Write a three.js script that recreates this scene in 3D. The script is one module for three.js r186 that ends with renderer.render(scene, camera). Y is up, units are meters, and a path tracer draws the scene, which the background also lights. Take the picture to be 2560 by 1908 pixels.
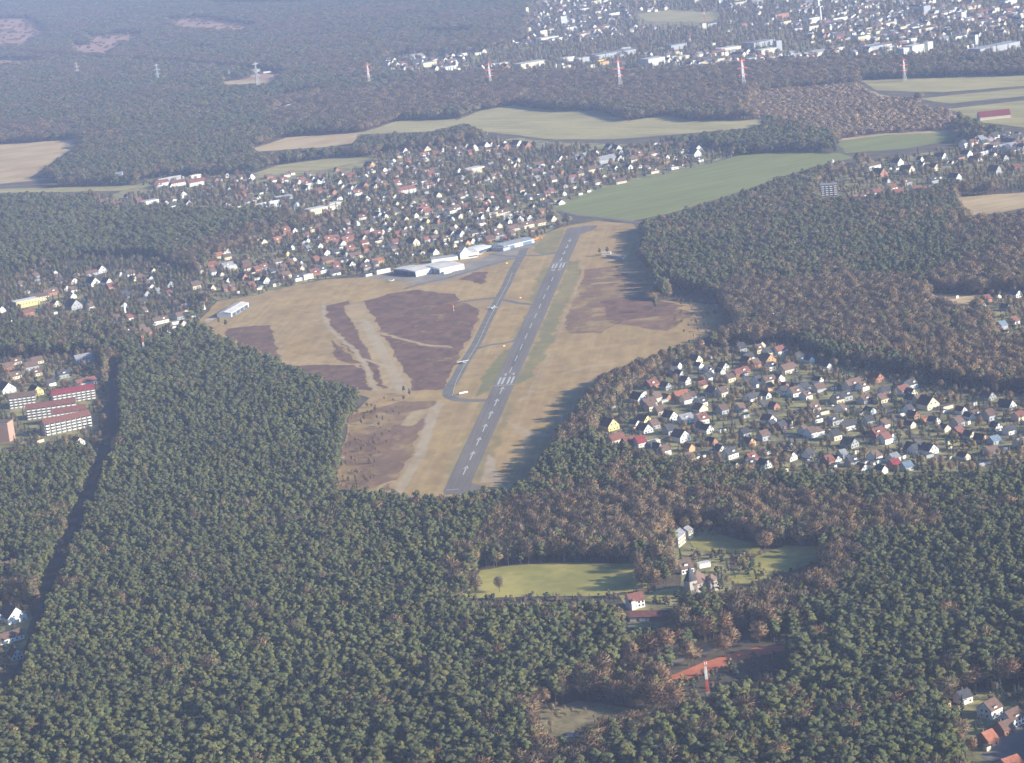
import * as THREE from 'three';
import { Sky } from 'three/addons/objects/Sky.js';
import { FontLoader } from 'three/addons/loaders/FontLoader.js';
import { mergeGeometries } from 'three/addons/utils/BufferGeometryUtils.js';

// ------------------------------------------------------------------ camera, sky, sun, air, exposure
const W = 2560, H = 1908, F = 6340, PITCH = 0.21817, ROLL = 0.10643, ALT = 530;
const scene = new THREE.Scene();
const camera = new THREE.PerspectiveCamera(2 * Math.atan(H / 2 / F) * 180 / Math.PI, W / H, 5, 90000);
camera.position.set(0, ALT, 0);
camera.rotation.order = 'YXZ';
camera.rotation.set(-PITCH, 0, -ROLL);
const renderer = new THREE.WebGLRenderer({ antialias: true });
renderer.toneMapping = THREE.LinearToneMapping;
renderer.toneMappingExposure = 1.86;
renderer.shadowMap.enabled = true;
const SUN = new THREE.Vector3(0.875, 0.365, 0.345).normalize();
const sky = new Sky();
sky.name = 'sky';
sky.scale.setScalar(80000);
sky.userData = { kind: 'structure' };
sky.material.uniforms.sunPosition.value.copy(SUN);
sky.material.uniforms.turbidity.value = 4.5;
sky.material.uniforms.rayleigh.value = 1.0;
sky.material.uniforms.mieCoefficient.value = 0.004;
sky.material.uniforms.cloudCoverage.value = 0;
scene.add(sky);
scene.environmentIntensity = 0.24;
const sun = new THREE.DirectionalLight(new THREE.Color(1, 0.85, 0.6), 5);
sun.position.copy(SUN).multiplyScalar(4000).add(new THREE.Vector3(0, 0, -3000));
sun.target.position.set(0, 0, -3000);
sun.castShadow = true;
Object.assign(sun.shadow.camera, { left: -2600, right: 2600, top: 2600, bottom: -2600, near: 10, far: 12000 });
sun.shadow.mapSize.set(4096, 4096);
scene.add(sun, sun.target);
scene.fog = new THREE.FogExp2(new THREE.Color(0.54, 0.64, 0.98), 0.000084);

// ------------------------------------------------------------------ helpers
let seedV = 12345;
const rnd = () => { seedV = (seedV + 0x6d2b79f5) | 0; let t = Math.imul(seedV ^ (seedV >>> 15), 1 | seedV); t = (t + Math.imul(t ^ (t >>> 7), 61 | t)) ^ t; return ((t ^ (t >>> 14)) >>> 0) / 4294967296; };
const rr = (a, b) => a + (b - a) * rnd();
const cP = Math.cos(PITCH), sP = Math.sin(PITCH), cR = Math.cos(ROLL), sR = Math.sin(ROLL);
// where the ray through a point of a 2560 x 1908 view meets the plane at height h: [x, z, slant distance]
function G(x, y, h = 0) {
  const u = x - W / 2, v = y - H / 2, a = u * cR - v * sR, b = u * sR + v * cR;
  const fwd = F * cP - b * sP, dn = F * sP + b * cP, k = (ALT - h) / dn;
  return [a * k, -fwd * k, Math.hypot(a, fwd, dn) * k];
}
function project(x, y, z) {
  const dn = ALT - y, f0 = -z, fz = f0 * cP + dn * sP, b = dn * cP - f0 * sP;
  const a = x * F / fz, bb = b * F / fz;
  return [W / 2 + a * cR + bb * sR, H / 2 - a * sR + bb * cR];
}
const V = 2560 / 2217;
const GV = ([x, y]) => { const g = G(x * V, y * V); return [g[0], g[1]]; };
const hash = (x, y, s) => { let h = Math.imul(x, 374761393) ^ Math.imul(y, 668265263) ^ Math.imul(s, 974634541); h = Math.imul(h ^ (h >>> 13), 1274126177); return ((h ^ (h >>> 16)) >>> 0) / 4294967296; };
function vnoise(x, y, s = 1, period = 0) {
  const xi = Math.floor(x), yi = Math.floor(y), fx = x - xi, fy = y - yi, u = fx * fx * (3 - 2 * fx), w = fy * fy * (3 - 2 * fy);
  const m = period ? (n) => ((n % period) + period) % period : (n) => n;
  const a = hash(m(xi), m(yi), s), b = hash(m(xi + 1), m(yi), s), c = hash(m(xi), m(yi + 1), s), d = hash(m(xi + 1), m(yi + 1), s);
  return a + (b - a) * u + (c - a) * w + (a - b - c + d) * u * w;
}
const fbm = (x, y, s, o = 4) => { let t = 0, a = 0.5, n = 0; for (let i = 0; i < o; i++) { t += a * vnoise(x, y, s + i); n += a; a *= 0.55; x *= 2.03; y *= 2.03; } return t / n; };
const used = new Map();
const numbered = (n) => { const k = used.get(n) || 0; used.set(n, k + 1); return k ? n + '_' + String(k).padStart(3, '0') : n; };
function tag(o, label, category, group, kind) { if (label) o.userData.label = label; if (category) o.userData.category = category; if (group) o.userData.group = group; if (kind) o.userData.kind = kind; return o; }
function mesh(name, geo, mat, parent = scene) {
  const m = new THREE.Mesh(geo, mat); m.name = parent === scene ? numbered(name) : name; m.castShadow = m.receiveShadow = true; parent.add(m); return m;
}
function thing(name, label, category, x = 0, y = 0, z = 0, turn = 0, group) {
  const o = new THREE.Group(); o.name = numbered(name); o.position.set(x, y, z); o.rotation.y = turn; scene.add(o); return tag(o, label, category, group);
}
const struct = (name, geo, mat, label) => tag(mesh(name, geo, mat), label, null, null, 'structure');
const lin = (v) => { v = Math.min(1, Math.max(0, v)); return Math.round(255 * (v <= 0.0031308 ? 12.92 * v : 1.055 * Math.pow(v, 1 / 2.4) - 0.055)); };
function texOf(size, fn, repeatMetres, lx = size, ly = size) {
  const d = new Uint8Array(lx * ly * 4);
  for (let j = 0; j < ly; j++) for (let i = 0; i < lx; i++) { const c = fn(i / lx, j / ly); const k = (j * lx + i) * 4; d[k] = lin(c[0]); d[k + 1] = lin(c[1]); d[k + 2] = lin(c[2]); d[k + 3] = 255; }
  const t = new THREE.DataTexture(d, lx, ly); t.colorSpace = THREE.SRGBColorSpace; t.magFilter = THREE.LinearFilter; t.wrapS = t.wrapT = THREE.RepeatWrapping;
  if (repeatMetres) t.repeat.set(1 / repeatMetres, 1 / repeatMetres);
  t.needsUpdate = true; return t;
}
const mixc = (a, b, t) => [a[0] + (b[0] - a[0]) * t, a[1] + (b[1] - a[1]) * t, a[2] + (b[2] - a[2]) * t];
// a tiling mottled surface in metres: two tones, coarse and fine noise
function mottled(c1, c2, metres, coarse, fine, seed, bands = 0) {
  const t = texOf(256, (u, v) => {
    const n = 0.55 * vnoise(u * coarse, v * coarse, seed, coarse) + 0.3 * vnoise(u * fine, v * fine, seed + 3, fine) + 0.15 * vnoise(u * 128, v * 128, seed + 5, 128);
    let k = Math.min(1, Math.max(0, (n - 0.28) * 2.1));
    if (bands) k = k * 0.7 + 0.3 * vnoise(u * bands, v * 3, seed + 9, bands);
    return mixc(c1, c2, k);
  }, metres);
  return new THREE.MeshStandardMaterial({ map: t, roughness: 1 });
}
// the same with a grain along a direction (metres along, metres across): worn lanes, drill rows, mowing
function grained(c1, c2, along, across, dir, seed, lanes = 0, k = 1) {
  const t = texOf(256, (u, v) => { const n = 0.3 * vnoise(u * 6, v * 6, seed, 6) + 0.3 * vnoise(u * 5, v * 48, seed + 2, 48) + 0.25 * vnoise(u * 24, v * 90, seed + 4, 90) + 0.15 * vnoise(u * 128, v * 128, seed + 6, 128); let q = (n - 0.28) * 2.1 * k; if (lanes) q += 0.22 * (Math.pow(Math.abs(Math.sin(Math.PI * v * lanes)), 18) - 0.1); return mixc(c1, c2, Math.min(1, Math.max(0, q))); }, 0);
  t.repeat.set(1 / along, 1 / across); t.rotation = Math.atan2(dir[1], dir[0]);
  return new THREE.MeshStandardMaterial({ map: t, roughness: 1 });
}
const dirV = (a, b) => { const p = GV(a), q = GV(b); return [q[0] - p[0], q[1] - p[1]]; };
const flat = (r, g, b, rough = 0.85) => new THREE.MeshStandardMaterial({ color: new THREE.Color().setRGB(r, g, b), roughness: rough });
function inPoly(p, x, z) { let r = false; for (let i = 0, j = p.length - 1; i < p.length; j = i++) { const a = p[i], b = p[j]; if ((a[1] > z) !== (b[1] > z) && x < ((b[0] - a[0]) * (z - a[1])) / (b[1] - a[1]) + a[0]) r = !r; } return r; }
function roughen(p, step, amp) {
  const o = [];
  for (let i = 0; i < p.length; i++) { const a = p[i], b = p[(i + 1) % p.length], n = Math.max(1, Math.round(Math.hypot(b[0] - a[0], b[1] - a[1]) / step)); for (let k = 0; k < n; k++) { const t = k / n; o.push([a[0] + (b[0] - a[0]) * t + (k ? rr(-amp, amp) : 0), a[1] + (b[1] - a[1]) * t + (k ? rr(-amp, amp) : 0)]); } }
  return o;
}
function sheetGeo(poly, y) {
  const s = new THREE.Shape(poly.map(([x, z]) => new THREE.Vector2(x, -z)));
  const g = new THREE.ShapeGeometry(s); g.rotateX(-Math.PI / 2); g.translate(0, y, 0);
  const p = g.attributes.position, uv = g.attributes.uv; for (let i = 0; i < p.count; i++) uv.setXY(i, p.getX(i), p.getZ(i));
  return g;
}
function ribbonGeo(pts, width, y) {
  const c = new THREE.CatmullRomCurve3(pts.map(([x, z]) => new THREE.Vector3(x, 0, z)), false, 'centripetal'), n = Math.max(2, Math.round(c.getLength() / 12)), P = [], U = [], I = [], N = [];
  for (let i = 0; i <= n; i++) { const q = c.getPointAt(i / n), t = c.getTangentAt(i / n), nx = -t.z, nz = t.x; for (const s of [-1, 1]) { const x = q.x + nx * s * width / 2, z = q.z + nz * s * width / 2; P.push(x, y, z); U.push(x, z); N.push(0, 1, 0); } if (i < n) { const k = i * 2; I.push(k, k + 1, k + 2, k + 1, k + 3, k + 2); } }
  const g = new THREE.BufferGeometry(); g.setAttribute('position', new THREE.Float32BufferAttribute(P, 3)); g.setAttribute('normal', new THREE.Float32BufferAttribute(N, 3)); g.setAttribute('uv', new THREE.Float32BufferAttribute(U, 2)); g.setIndex(I); return g;
}
function resample(pts, step) { const o = []; for (let i = 0; i + 1 < pts.length; i++) { const a = pts[i], b = pts[i + 1], n = Math.ceil(Math.hypot(b[0] - a[0], b[1] - a[1]) / step); for (let k = 0; k < n; k++) o.push([a[0] + (b[0] - a[0]) * k / n, a[1] + (b[1] - a[1]) * k / n]); } o.push(pts[pts.length - 1]); return o; }

// ------------------------------------------------------------------ land cover map (4 m cells): what grows where
const CX0 = -2600, CZ0 = -1100, CELL = 4, CW = 1150, CH = 2800;
const cover = new Uint8Array(CW * CH);           // 0 mixed wood, 1 open, 2 gardens, 3 pine, 4 bare broadleaf, 5 sparse scrub, 6 far clearing
function paint(poly, type, except) {
  let x0 = 1e9, x1 = -1e9, z0 = 1e9, z1 = -1e9;
  for (const [x, z] of poly) { x0 = Math.min(x0, x); x1 = Math.max(x1, x); z0 = Math.min(z0, z); z1 = Math.max(z1, z); }
  const i0 = Math.max(0, Math.floor((x0 - CX0) / CELL)), i1 = Math.min(CW - 1, Math.ceil((x1 - CX0) / CELL)), j0 = Math.max(0, Math.floor((CZ0 - z1) / CELL)), j1 = Math.min(CH - 1, Math.ceil((CZ0 - z0) / CELL));
  for (let j = j0; j <= j1; j++) for (let i = i0; i <= i1; i++) if (inPoly(poly, CX0 + (i + 0.5) * CELL, CZ0 - (j + 0.5) * CELL)) cover[j * CW + i] = type;
}
function disc(x, z, r, type = 1) { const n = Math.ceil(r / CELL); const ci = Math.floor((x - CX0) / CELL), cj = Math.floor((CZ0 - z) / CELL); for (let j = -n; j <= n; j++) for (let i = -n; i <= n; i++) { const a = ci + i, b = cj + j; if (a < 0 || b < 0 || a >= CW || b >= CH) continue; if (Math.hypot(CX0 + (a + 0.5) * CELL - x, CZ0 - (b + 0.5) * CELL - z) <= r) cover[b * CW + a] = type; } }
// a clearing seen over the trees before it reaches nearer than its visible edge: sweep it towards the eye by the length those trees hide
function paintSwept(poly, type, tall = 17) { const cx = poly.reduce((a, b) => a + b[0], 0) / poly.length, cz = poly.reduce((a, b) => a + b[1], 0) / poly.length, D = Math.hypot(cx, cz), far = tall * D / ALT; for (let q = 0; q <= far + 1; q += 9) paint(poly.map(([x, z]) => { const k = Math.hypot(x, z), m = Math.min(q, tall * k / ALT) / k; return [x - x * m, z - z * m]; }), type); }
const coverAt = (x, z) => { const i = Math.floor((x - CX0) / CELL), j = Math.floor((CZ0 - z) / CELL); return i < 0 || j < 0 || i >= CW || j >= CH ? 0 : cover[j * CW + i]; };
const polyV = (list) => list.map(GV);
const crop = (x0, y0, s) => (list) => list.map(([x, y]) => { const g = G(x0 + x / s, y0 + y / s); return [g[0], g[1]]; });
const K5 = crop(850, 630, 2.578), KA = crop(1080, 540, 4.8196), KB = crop(1080, 880, 4.8196), KH = crop(880, 590, 4.434);

// woods
for (const p of [
  [[240, 780], [420, 690], [600, 790], [800, 850], [760, 900], [730, 1070], [1100, 1075], [1290, 1090], [1150, 1130], [960, 1230], [980, 1300], [1350, 1300], [1440, 1380], [1300, 1480], [1150, 1540], [1150, 1700], [-150, 1760], [-150, 1400], [60, 1430], [150, 1200], [250, 960]],
  [[0, 960], [230, 960], [130, 1180], [90, 1290], [-150, 1290], [-150, 980]],
  [[1640, 1050], [2250, 1030], [2250, 1110], [2000, 1110], [1700, 1080]],
  [[1230, 985], [1330, 975], [1360, 1010], [1260, 1070], [1110, 1060], [1150, 1020]],
  [[1860, 1190], [2300, 1120], [2300, 1460], [2040, 1480], [2080, 1652], [2300, 1652], [2300, 1760], [1300, 1760], [1330, 1640], [1480, 1580], [1560, 1500], [1700, 1420], [1780, 1330]],
  [[-150, 430], [220, 440], [620, 460], [420, 560], [180, 590], [-150, 620]],
  [[60, 385], [180, 305], [560, 170], [560, 280], [500, 370], [330, 370], [250, 390]],
  [[-150, 180], [700, 180], [640, 260], [540, 300], [180, 290], [-150, 300]],
  [[1250, 300], [1500, 280], [1800, 300], [1800, 325], [1600, 330], [1300, 320]],
  [[-300, -150], [1160, -150], [1130, 60], [900, 90], [600, 60], [300, 30], [-300, 20]],
]) paint(polyV(p), 3);
for (const p of [
  [[1560, 620], [2010, 620], [2217, 520], [2300, 560], [2300, 830], [2100, 840], [1960, 800], [1700, 740], [1560, 750], [1400, 770], [1450, 740], [1580, 700]],
  [[1150, 860], [1330, 790], [1500, 750], [1450, 800], [1330, 880], [1250, 900], [1150, 1000], [1240, 980], [1300, 950], [1290, 930]],
  [[1100, 1110], [1300, 1090], [1650, 1090], [2000, 1120], [2050, 1170], [1860, 1190], [1800, 1160], [1560, 1150], [1400, 1200], [1000, 1200], [1000, 1240]],
  [[1560, 1270], [1700, 1240], [1800, 1210], [1880, 1220], [1800, 1330], [1640, 1390], [1560, 1390]],
  [[560, 220], [900, 190], [1300, 190], [1640, 190], [1640, 255], [1300, 230], [980, 250], [600, 290]],
  [[0, 275], [160, 268], [160, 300], [0, 312]],
  [[430, 540], [640, 470], [660, 480], [560, 540], [470, 570], [380, 580]],
  [[2090, 450], [2300, 440], [2300, 520], [2060, 560]],
  [[560, 340], [840, 300], [840, 260], [600, 310]],
  [[900, 165], [1400, 155], [1900, 130], [1850, 190], [1300, 190], [900, 190]],
]) paint(polyV(p), 4);
for (const p of [[[560, 55], [720, 48], [700, 66], [590, 74]], [[100, 60], [180, 56], [190, 72], [110, 78]], [[600, 92], [760, 86], [740, 102], [620, 108]], [[30, 112], [240, 114], [420, 128], [560, 148], [400, 140], [200, 128], [40, 126]], [[720, 30], [900, 22], [880, 40], [740, 46]], [[950, 40], [1120, 28], [1110, 46], [960, 54]], [[660, 130], [800, 138], [780, 158], [640, 150]], [[300, 200], [420, 192], [400, 214], [310, 218]], [[120, 150], [260, 156], [240, 172], [110, 168]], [[1020, 90], [1130, 76], [1120, 96], [1040, 104]]]) paint(polyV(p), 4);
paint(polyV([[1380, 480], [1560, 440], [1760, 390], [1900, 440], [2060, 450], [2060, 600], [1950, 620], [1600, 600], [1560, 650], [1430, 660], [1400, 600]]), 10);
// far clearings of cut forest
const clearings = [
  [[-60, 40], [70, 40], [110, 75], [70, 90], [60, 105], [-60, 112]], [[185, 82], [250, 74], [320, 75], [290, 96], [200, 100]], [[350, 42], [440, 38], [560, 58], [520, 75], [380, 66]],
  [[430, 8], [620, 5], [720, 3], [640, 14], [480, 16]], [[150, 97], [270, 98], [230, 128], [160, 120]], [[-60, 128], [120, 132], [60, 150], [-60, 148]], [[420, 105], [470, 103], [460, 112], [415, 115]],
  [[900, 70], [1010, 66], [1020, 78], [930, 80]], [[550, 160], [640, 158], [600, 175], [500, 180]], [[620, 205], [700, 195], [640, 215], [560, 225]],
];
for (const p of clearings) paint(polyV(p), 6);
// gardens of the villages and the town
const gardens = [
  [[200, 440], [330, 385], [560, 375], [850, 330], [1000, 310], [1130, 298], [1190, 308], [1350, 312], [1530, 318], [1600, 335], [1500, 365], [1300, 408], [1200, 452], [1225, 482], [1160, 515], [960, 560], [850, 582], [690, 605], [545, 640], [470, 650], [400, 620], [500, 545], [640, 500], [680, 470], [600, 452], [350, 456]],
  [[1285, 935], [1360, 850], [1440, 800], [1540, 755], [1700, 742], [1800, 785], [1950, 812], [2100, 845], [2300, 860], [2300, 1000], [2100, 1030], [1700, 1027], [1530, 1002], [1440, 988], [1310, 965]],
  [[1870, 350], [1960, 338], [2300, 275], [2300, 400], [2100, 400], [2050, 395], [2010, 412], [1830, 432], [1760, 425], [1780, 390]],
  [[-60, 780], [218, 770], [222, 960], [-60, 985]], [[300, 680], [420, 660], [420, 705], [320, 740]], [[50, 615], [190, 600], [220, 680], [60, 690]], [[220, 580], [330, 585], [320, 620], [220, 615]],
  [[-40, 1310], [62, 1310], [60, 1440], [-40, 1440]], [[2110, 640], [2300, 630], [2300, 730], [2160, 725]],
  [[790, 150], [850, 118], [1000, 118], [1130, 88], [1165, -60], [2300, -60], [2300, 112], [1900, 122], [1700, 127], [1400, 152], [900, 155]],
  [[2060, 1500], [2300, 1500], [2300, 1700], [2090, 1660]], [[1340, 1290], [1480, 1270], [1470, 1360], [1360, 1360]], [[1450, 1140], [1560, 1140], [1590, 1290], [1470, 1290]],
];
const wooded = [[-60, 605], [60, 585], [180, 560], [330, 558], [430, 600], [430, 700], [320, 745], [180, 695], [-60, 725]];
paintSwept(polyV(wooded), 8, 4);
for (const p of gardens) paintSwept(polyV(p), 2, 12);
paint(polyV([[1640, 202], [1860, 186], [1960, 215], [2070, 250], [2070, 285], [1815, 300], [1680, 272], [1600, 250]]), 7);
// ------------------------------------------------------------------ ground and fields
const floorMat = mottled([0.07, 0.058, 0.038], [0.14, 0.108, 0.066], 90, 6, 30, 11);
{
  const g = new THREE.PlaneGeometry(60000, 60000, 8, 8); g.rotateX(-Math.PI / 2); g.translate(0, 0, -20000);
  const p = g.attributes.position, uv = g.attributes.uv; for (let i = 0; i < p.count; i++) uv.setXY(i, p.getX(i), p.getZ(i));
  struct('ground', g, floorMat, 'brown woodland floor reaching to the horizon');
}
const gardenMat = mottled([0.14, 0.13, 0.06], [0.38, 0.33, 0.13], 70, 7, 34, 21);
const meadow = grained([0.27, 0.235, 0.085], [0.45, 0.375, 0.16], 420, 260, dirV([1050, 260], [1600, 262]), 31, 0, 1.1);
const crops = grained([0.17, 0.185, 0.045], [0.235, 0.245, 0.068], 500, 216, dirV([1210, 455], [1815, 331]), 37, 9, 1.1);
const lawn = mottled([0.25, 0.235, 0.055], [0.42, 0.35, 0.095], 120, 5, 22, 41);
const tan = grained([0.38, 0.265, 0.12], [0.58, 0.42, 0.22], 260, 180, dirV([0, 330], [170, 305]), 47, 0, 1.2);
const cutMat = mottled([0.38, 0.21, 0.15], [0.5, 0.3, 0.21], 300, 5, 20, 53);
const clay = mottled([0.47, 0.135, 0.065], [0.58, 0.19, 0.095], 60, 5, 26, 59);
const asphalt = grained([0.14, 0.12, 0.105], [0.215, 0.185, 0.16], 300, 42, dirV([990, 1070], [1243, 492]), 61, 2, 1);
const oldAsphalt = mottled([0.13, 0.12, 0.11], [0.19, 0.175, 0.16], 50, 6, 30, 67);
const sand = mottled([0.36, 0.3, 0.22], [0.52, 0.45, 0.35], 50, 6, 24, 71);
const digMat = mottled([0.15, 0.13, 0.06], [0.32, 0.25, 0.13], 60, 6, 26, 73);
const lay = { garden: 0.06, field: 0.12, road: 0.25, mark: 0.32 };
gardens.forEach((p) => struct('village_ground', sheetGeo(roughen(polyV(p), 40, 4), lay.garden + used.get('village_ground') * 0.004 || lay.garden), gardenMat, 'dull green and brown garden ground between the houses'));
clearings.forEach((p, i) => struct('forest_clearing', sheetGeo(roughen(polyV(p), 60, 12), 0.1 + i * 0.004), cutMat, 'pinkish brown clearing in the distant forest'));
const fieldList = [
  [[[1195, 453], [1300, 408], [1500, 365], [1600, 337], [1700, 330], [1815, 331], [1850, 342], [1790, 354], [1720, 374], [1640, 402], [1550, 432], [1450, 462], [1370, 478], [1290, 470], [1225, 462]], crops, 'large grey-green crop field behind the runway end'],
  [[[985, 262], [1040, 240], [1110, 228], [1200, 240], [1290, 240], [1360, 262], [1440, 250], [1500, 262], [1660, 258], [1640, 275], [1480, 290], [1330, 301], [1200, 302], [1050, 285]], meadow, 'pale green meadow above the middle village'],
  [[[545, 322], [620, 298], [790, 286], [770, 310], [700, 319], [560, 328]], tan, 'straw-coloured field strip behind the far village'],
  [[[545, 377], [600, 358], [740, 340], [810, 342], [720, 364], [560, 380]], meadow, 'pale green strip at the edge of the far village'],
  [[[770, 292], [860, 262], [985, 258], [1000, 268], [930, 285]], meadow, 'green meadow left of the clump of trees'],
  [[[-80, 318], [0, 313], [165, 302], [175, 310], [130, 340], [95, 365], [62, 385], [120, 388], [0, 398], [-80, 402]], tan, 'straw-coloured field at the left edge'],
  [[[-80, 412], [200, 403], [330, 401], [260, 413], [-80, 420]], meadow, 'narrow green strip along the railway at left'],
  [[[1810, 306], [1920, 292], [2080, 286], [2060, 305], [1960, 322], [1830, 332]], crops, 'narrow green field behind the brown plantation'],
  [[[1812, 302], [1925, 288], [2075, 282], [2080, 286], [1920, 292], [1810, 306]], tan, 'straw-coloured strip beside the narrow green field'],
  [[[1860, 173], [2300, 160], [2300, 180], [2040, 200], [1900, 196]], meadow, 'long pale field under the rightmost red pylon'],
  [[[1985, 214], [2300, 183], [2300, 200], [2060, 224]], meadow, 'second long pale field at the right'],
  [[[2055, 236], [2300, 208], [2300, 285], [2130, 266]], meadow, 'green field round the red-roofed stable'],
  [[[2068, 427], [2300, 412], [2300, 436], [2160, 462], [2105, 466], [2085, 442]], tan, 'straw-coloured field near the right edge'],
  [[[2005, 634], [2110, 640], [2120, 660], [2060, 656]], tan, 'small dry clearing at the right'],
  [[[1000, 1296], [1040, 1236], [1100, 1226], [1200, 1218], [1380, 1222], [1405, 1240], [1400, 1276], [1290, 1292], [1150, 1292]], lawn, 'bright lawn among bare trees below the runway'],
  [[[1575, 1246], [1640, 1204], [1700, 1182], [1780, 1184], [1785, 1212], [1700, 1240], [1620, 1264], [1590, 1264]], lawn, 'bright lawn right of the villa'],
  [[[1490, 1165], [1560, 1158], [1650, 1180], [1640, 1200], [1540, 1196], [1500, 1186]], lawn, 'lawn beside the white villa'],
  [[[1420, 1280], [1470, 1272], [1480, 1290], [1430, 1300], [1400, 1296]], lawn, 'lawn beside the tower house'],
  [[[1455, 1472], [1430, 1474], [1520, 1436], [1580, 1417], [1640, 1402], [1702, 1398], [1704, 1408], [1600, 1432], [1545, 1452], [1490, 1470]], clay, 'red clay tennis courts in the wood'],
  [[[1150, 1546], [1250, 1518], [1330, 1528], [1430, 1548], [1490, 1562], [1420, 1578], [1330, 1592], [1250, 1626], [1190, 1642], [1165, 1600]], digMat, 'dry grassy hollow of an old sand pit'],
  [[[480, 177], [560, 170], [600, 172], [580, 182], [490, 183]], tan, 'straw-coloured patch by the grey pylon'],
  [[[1380, 30], [1450, 22], [1560, 28], [1540, 48], [1400, 46]], meadow, 'dull green slope in the town'],
  [[[2160, 1590], [2217, 1560], [2280, 1560], [2280, 1640], [2150, 1652], [2120, 1640]], oldAsphalt, 'grey parking area in the bottom right corner'],
];
struct('plantation_ground', sheetGeo(roughen(polyV([[1640, 206], [1860, 190], [1960, 218], [2070, 252], [2070, 287], [1815, 303], [1680, 276], [1600, 252]]), 40, 4), 0.11), mottled([0.36, 0.26, 0.17], [0.48, 0.36, 0.24], 200, 5, 24, 131), 'brown ground of the young plantation');
fieldList.forEach(([p, m, l], i) => { const q = polyV(p); const D0 = Math.hypot(q[0][0], q[0][1]); paintSwept(q, D0 < 2400 ? 9 : 1, m === digMat ? 6 : m === clay ? 30 : m === lawn ? 21 : 16); paint(q, 1); if (m === clay) paint(polyV([[1700, 1394], [1790, 1372], [1800, 1402], [1710, 1414]]), 9); if (m === digMat) paint(q, 5); struct('field', sheetGeo(roughen(q, 30, i === 0 ? 0.8 : 2.5), lay.field + i * 0.004), m, l); });

// roads
const roadList = [
  [[[245, 790], [243, 880], [243, 960], [205, 1060], [150, 1190], [95, 1320], [55, 1420], [10, 1520]], 6, 17, flat(0.06, 0.058, 0.058, 1), 'road coloured dark for tree shade, cut through the pine forest at left'],  // asphalt colour darkened to stand for the shade of the trees
  [[[1130, 512], [1200, 484], [1245, 468], [1300, 471], [1370, 482]], 6, 9, oldAsphalt, 'road past the far runway end'],
  [[[1210, 456], [1250, 466], [1330, 474], [1400, 484]], 6, 9, asphalt, 'road along the crop field'],
  [[[-80, 110], [150, 127], [350, 138], [520, 152], [600, 160]], 22, 34, asphalt, 'motorway across the distant forest'],
  [[[1860, 152], [2000, 148], [2250, 138]], 20, 30, asphalt, 'motorway in front of the distant town'],
  [[[1310, 1486], [1400, 1452], [1480, 1428], [1560, 1404], [1620, 1388]], 5, 20, oldAsphalt, 'lane beside the red tennis courts'],
  [[[1400, 1242], [1450, 1240], [1500, 1242], [1520, 1250]], 6, 9, oldAsphalt, 'drive in front of the tower house'],
  [[[490, 440], [640, 425], [760, 412], [900, 395], [1000, 388], [1110, 372]], 6, 8, oldAsphalt, 'street through the far village'],
  [[[560, 560], [700, 530], [820, 490], [960, 480], [1100, 470], [1180, 460]], 5, 7, oldAsphalt, 'street through the hangar village'],
  [[[1340, 940], [1480, 900], [1640, 900], [1800, 880], [1960, 900], [2240, 860]], 5, 7, oldAsphalt, 'street through the right village'],
  [[[1480, 985], [1640, 960], [1850, 950], [2050, 970], [2240, 930]], 5, 7, oldAsphalt, 'second street through the right village'],
  [[[0, 404], [150, 397], [330, 392], [560, 378]], 8, 12, asphalt, 'railway embankment at the left'],
  [[[1900, 365], [2050, 345], [2240, 320]], 5, 8, oldAsphalt, 'street of the estate at the upper right'],
  [[[600, 600], [700, 570], [820, 545], [930, 535], [1060, 510], [1150, 495]], 5, 7, oldAsphalt, 'lower street of the hangar village'],
  [[[640, 555], [720, 600]], 4.5, 6, oldAsphalt, 'lane of the hangar village near the left hangar'], [[[780, 500], [860, 570]], 4.5, 6, oldAsphalt, 'lane of the hangar village in its middle'], [[[930, 480], [1010, 530]], 4.5, 6, oldAsphalt, 'lane of the hangar village behind the clubhouse'],
  [[[560, 405], [700, 385], [850, 360], [1000, 335], [1110, 325]], 5, 7, oldAsphalt, 'upper street of the left and middle villages'], [[[1010, 400], [1150, 390], [1300, 365], [1500, 335]], 5, 7, oldAsphalt, 'street through the middle village'], [[[1060, 430], [1200, 420], [1350, 385]], 5, 7, oldAsphalt, 'street of the middle village along the crop field'],
  [[[1440, 835], [1560, 800], [1720, 790]], 5, 7, oldAsphalt, 'upper street of the right village'], [[[1380, 870], [1520, 855], [1640, 830], [1800, 830], [1930, 850]], 5, 7, oldAsphalt, 'third street of the right village'], [[[1600, 800], [1650, 870], [1720, 960], [1760, 1010]], 4.5, 6, oldAsphalt, 'cross lane of the right village'], [[[1900, 860], [1960, 930], [2040, 1000]], 4.5, 6, oldAsphalt, 'cross lane at the right of the right village'],
];
const streetLines = [];
roadList.forEach(([p, w, clear, m, l], i) => { const q = p.map(GV); for (const [x, z] of resample(q, 4)) disc(x, z, clear / 2); if (/street|lane of/.test(l)) streetLines.push([q, l]); struct('road', ribbonGeo(q, w, lay.road + i * 0.006), m, l); });

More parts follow.
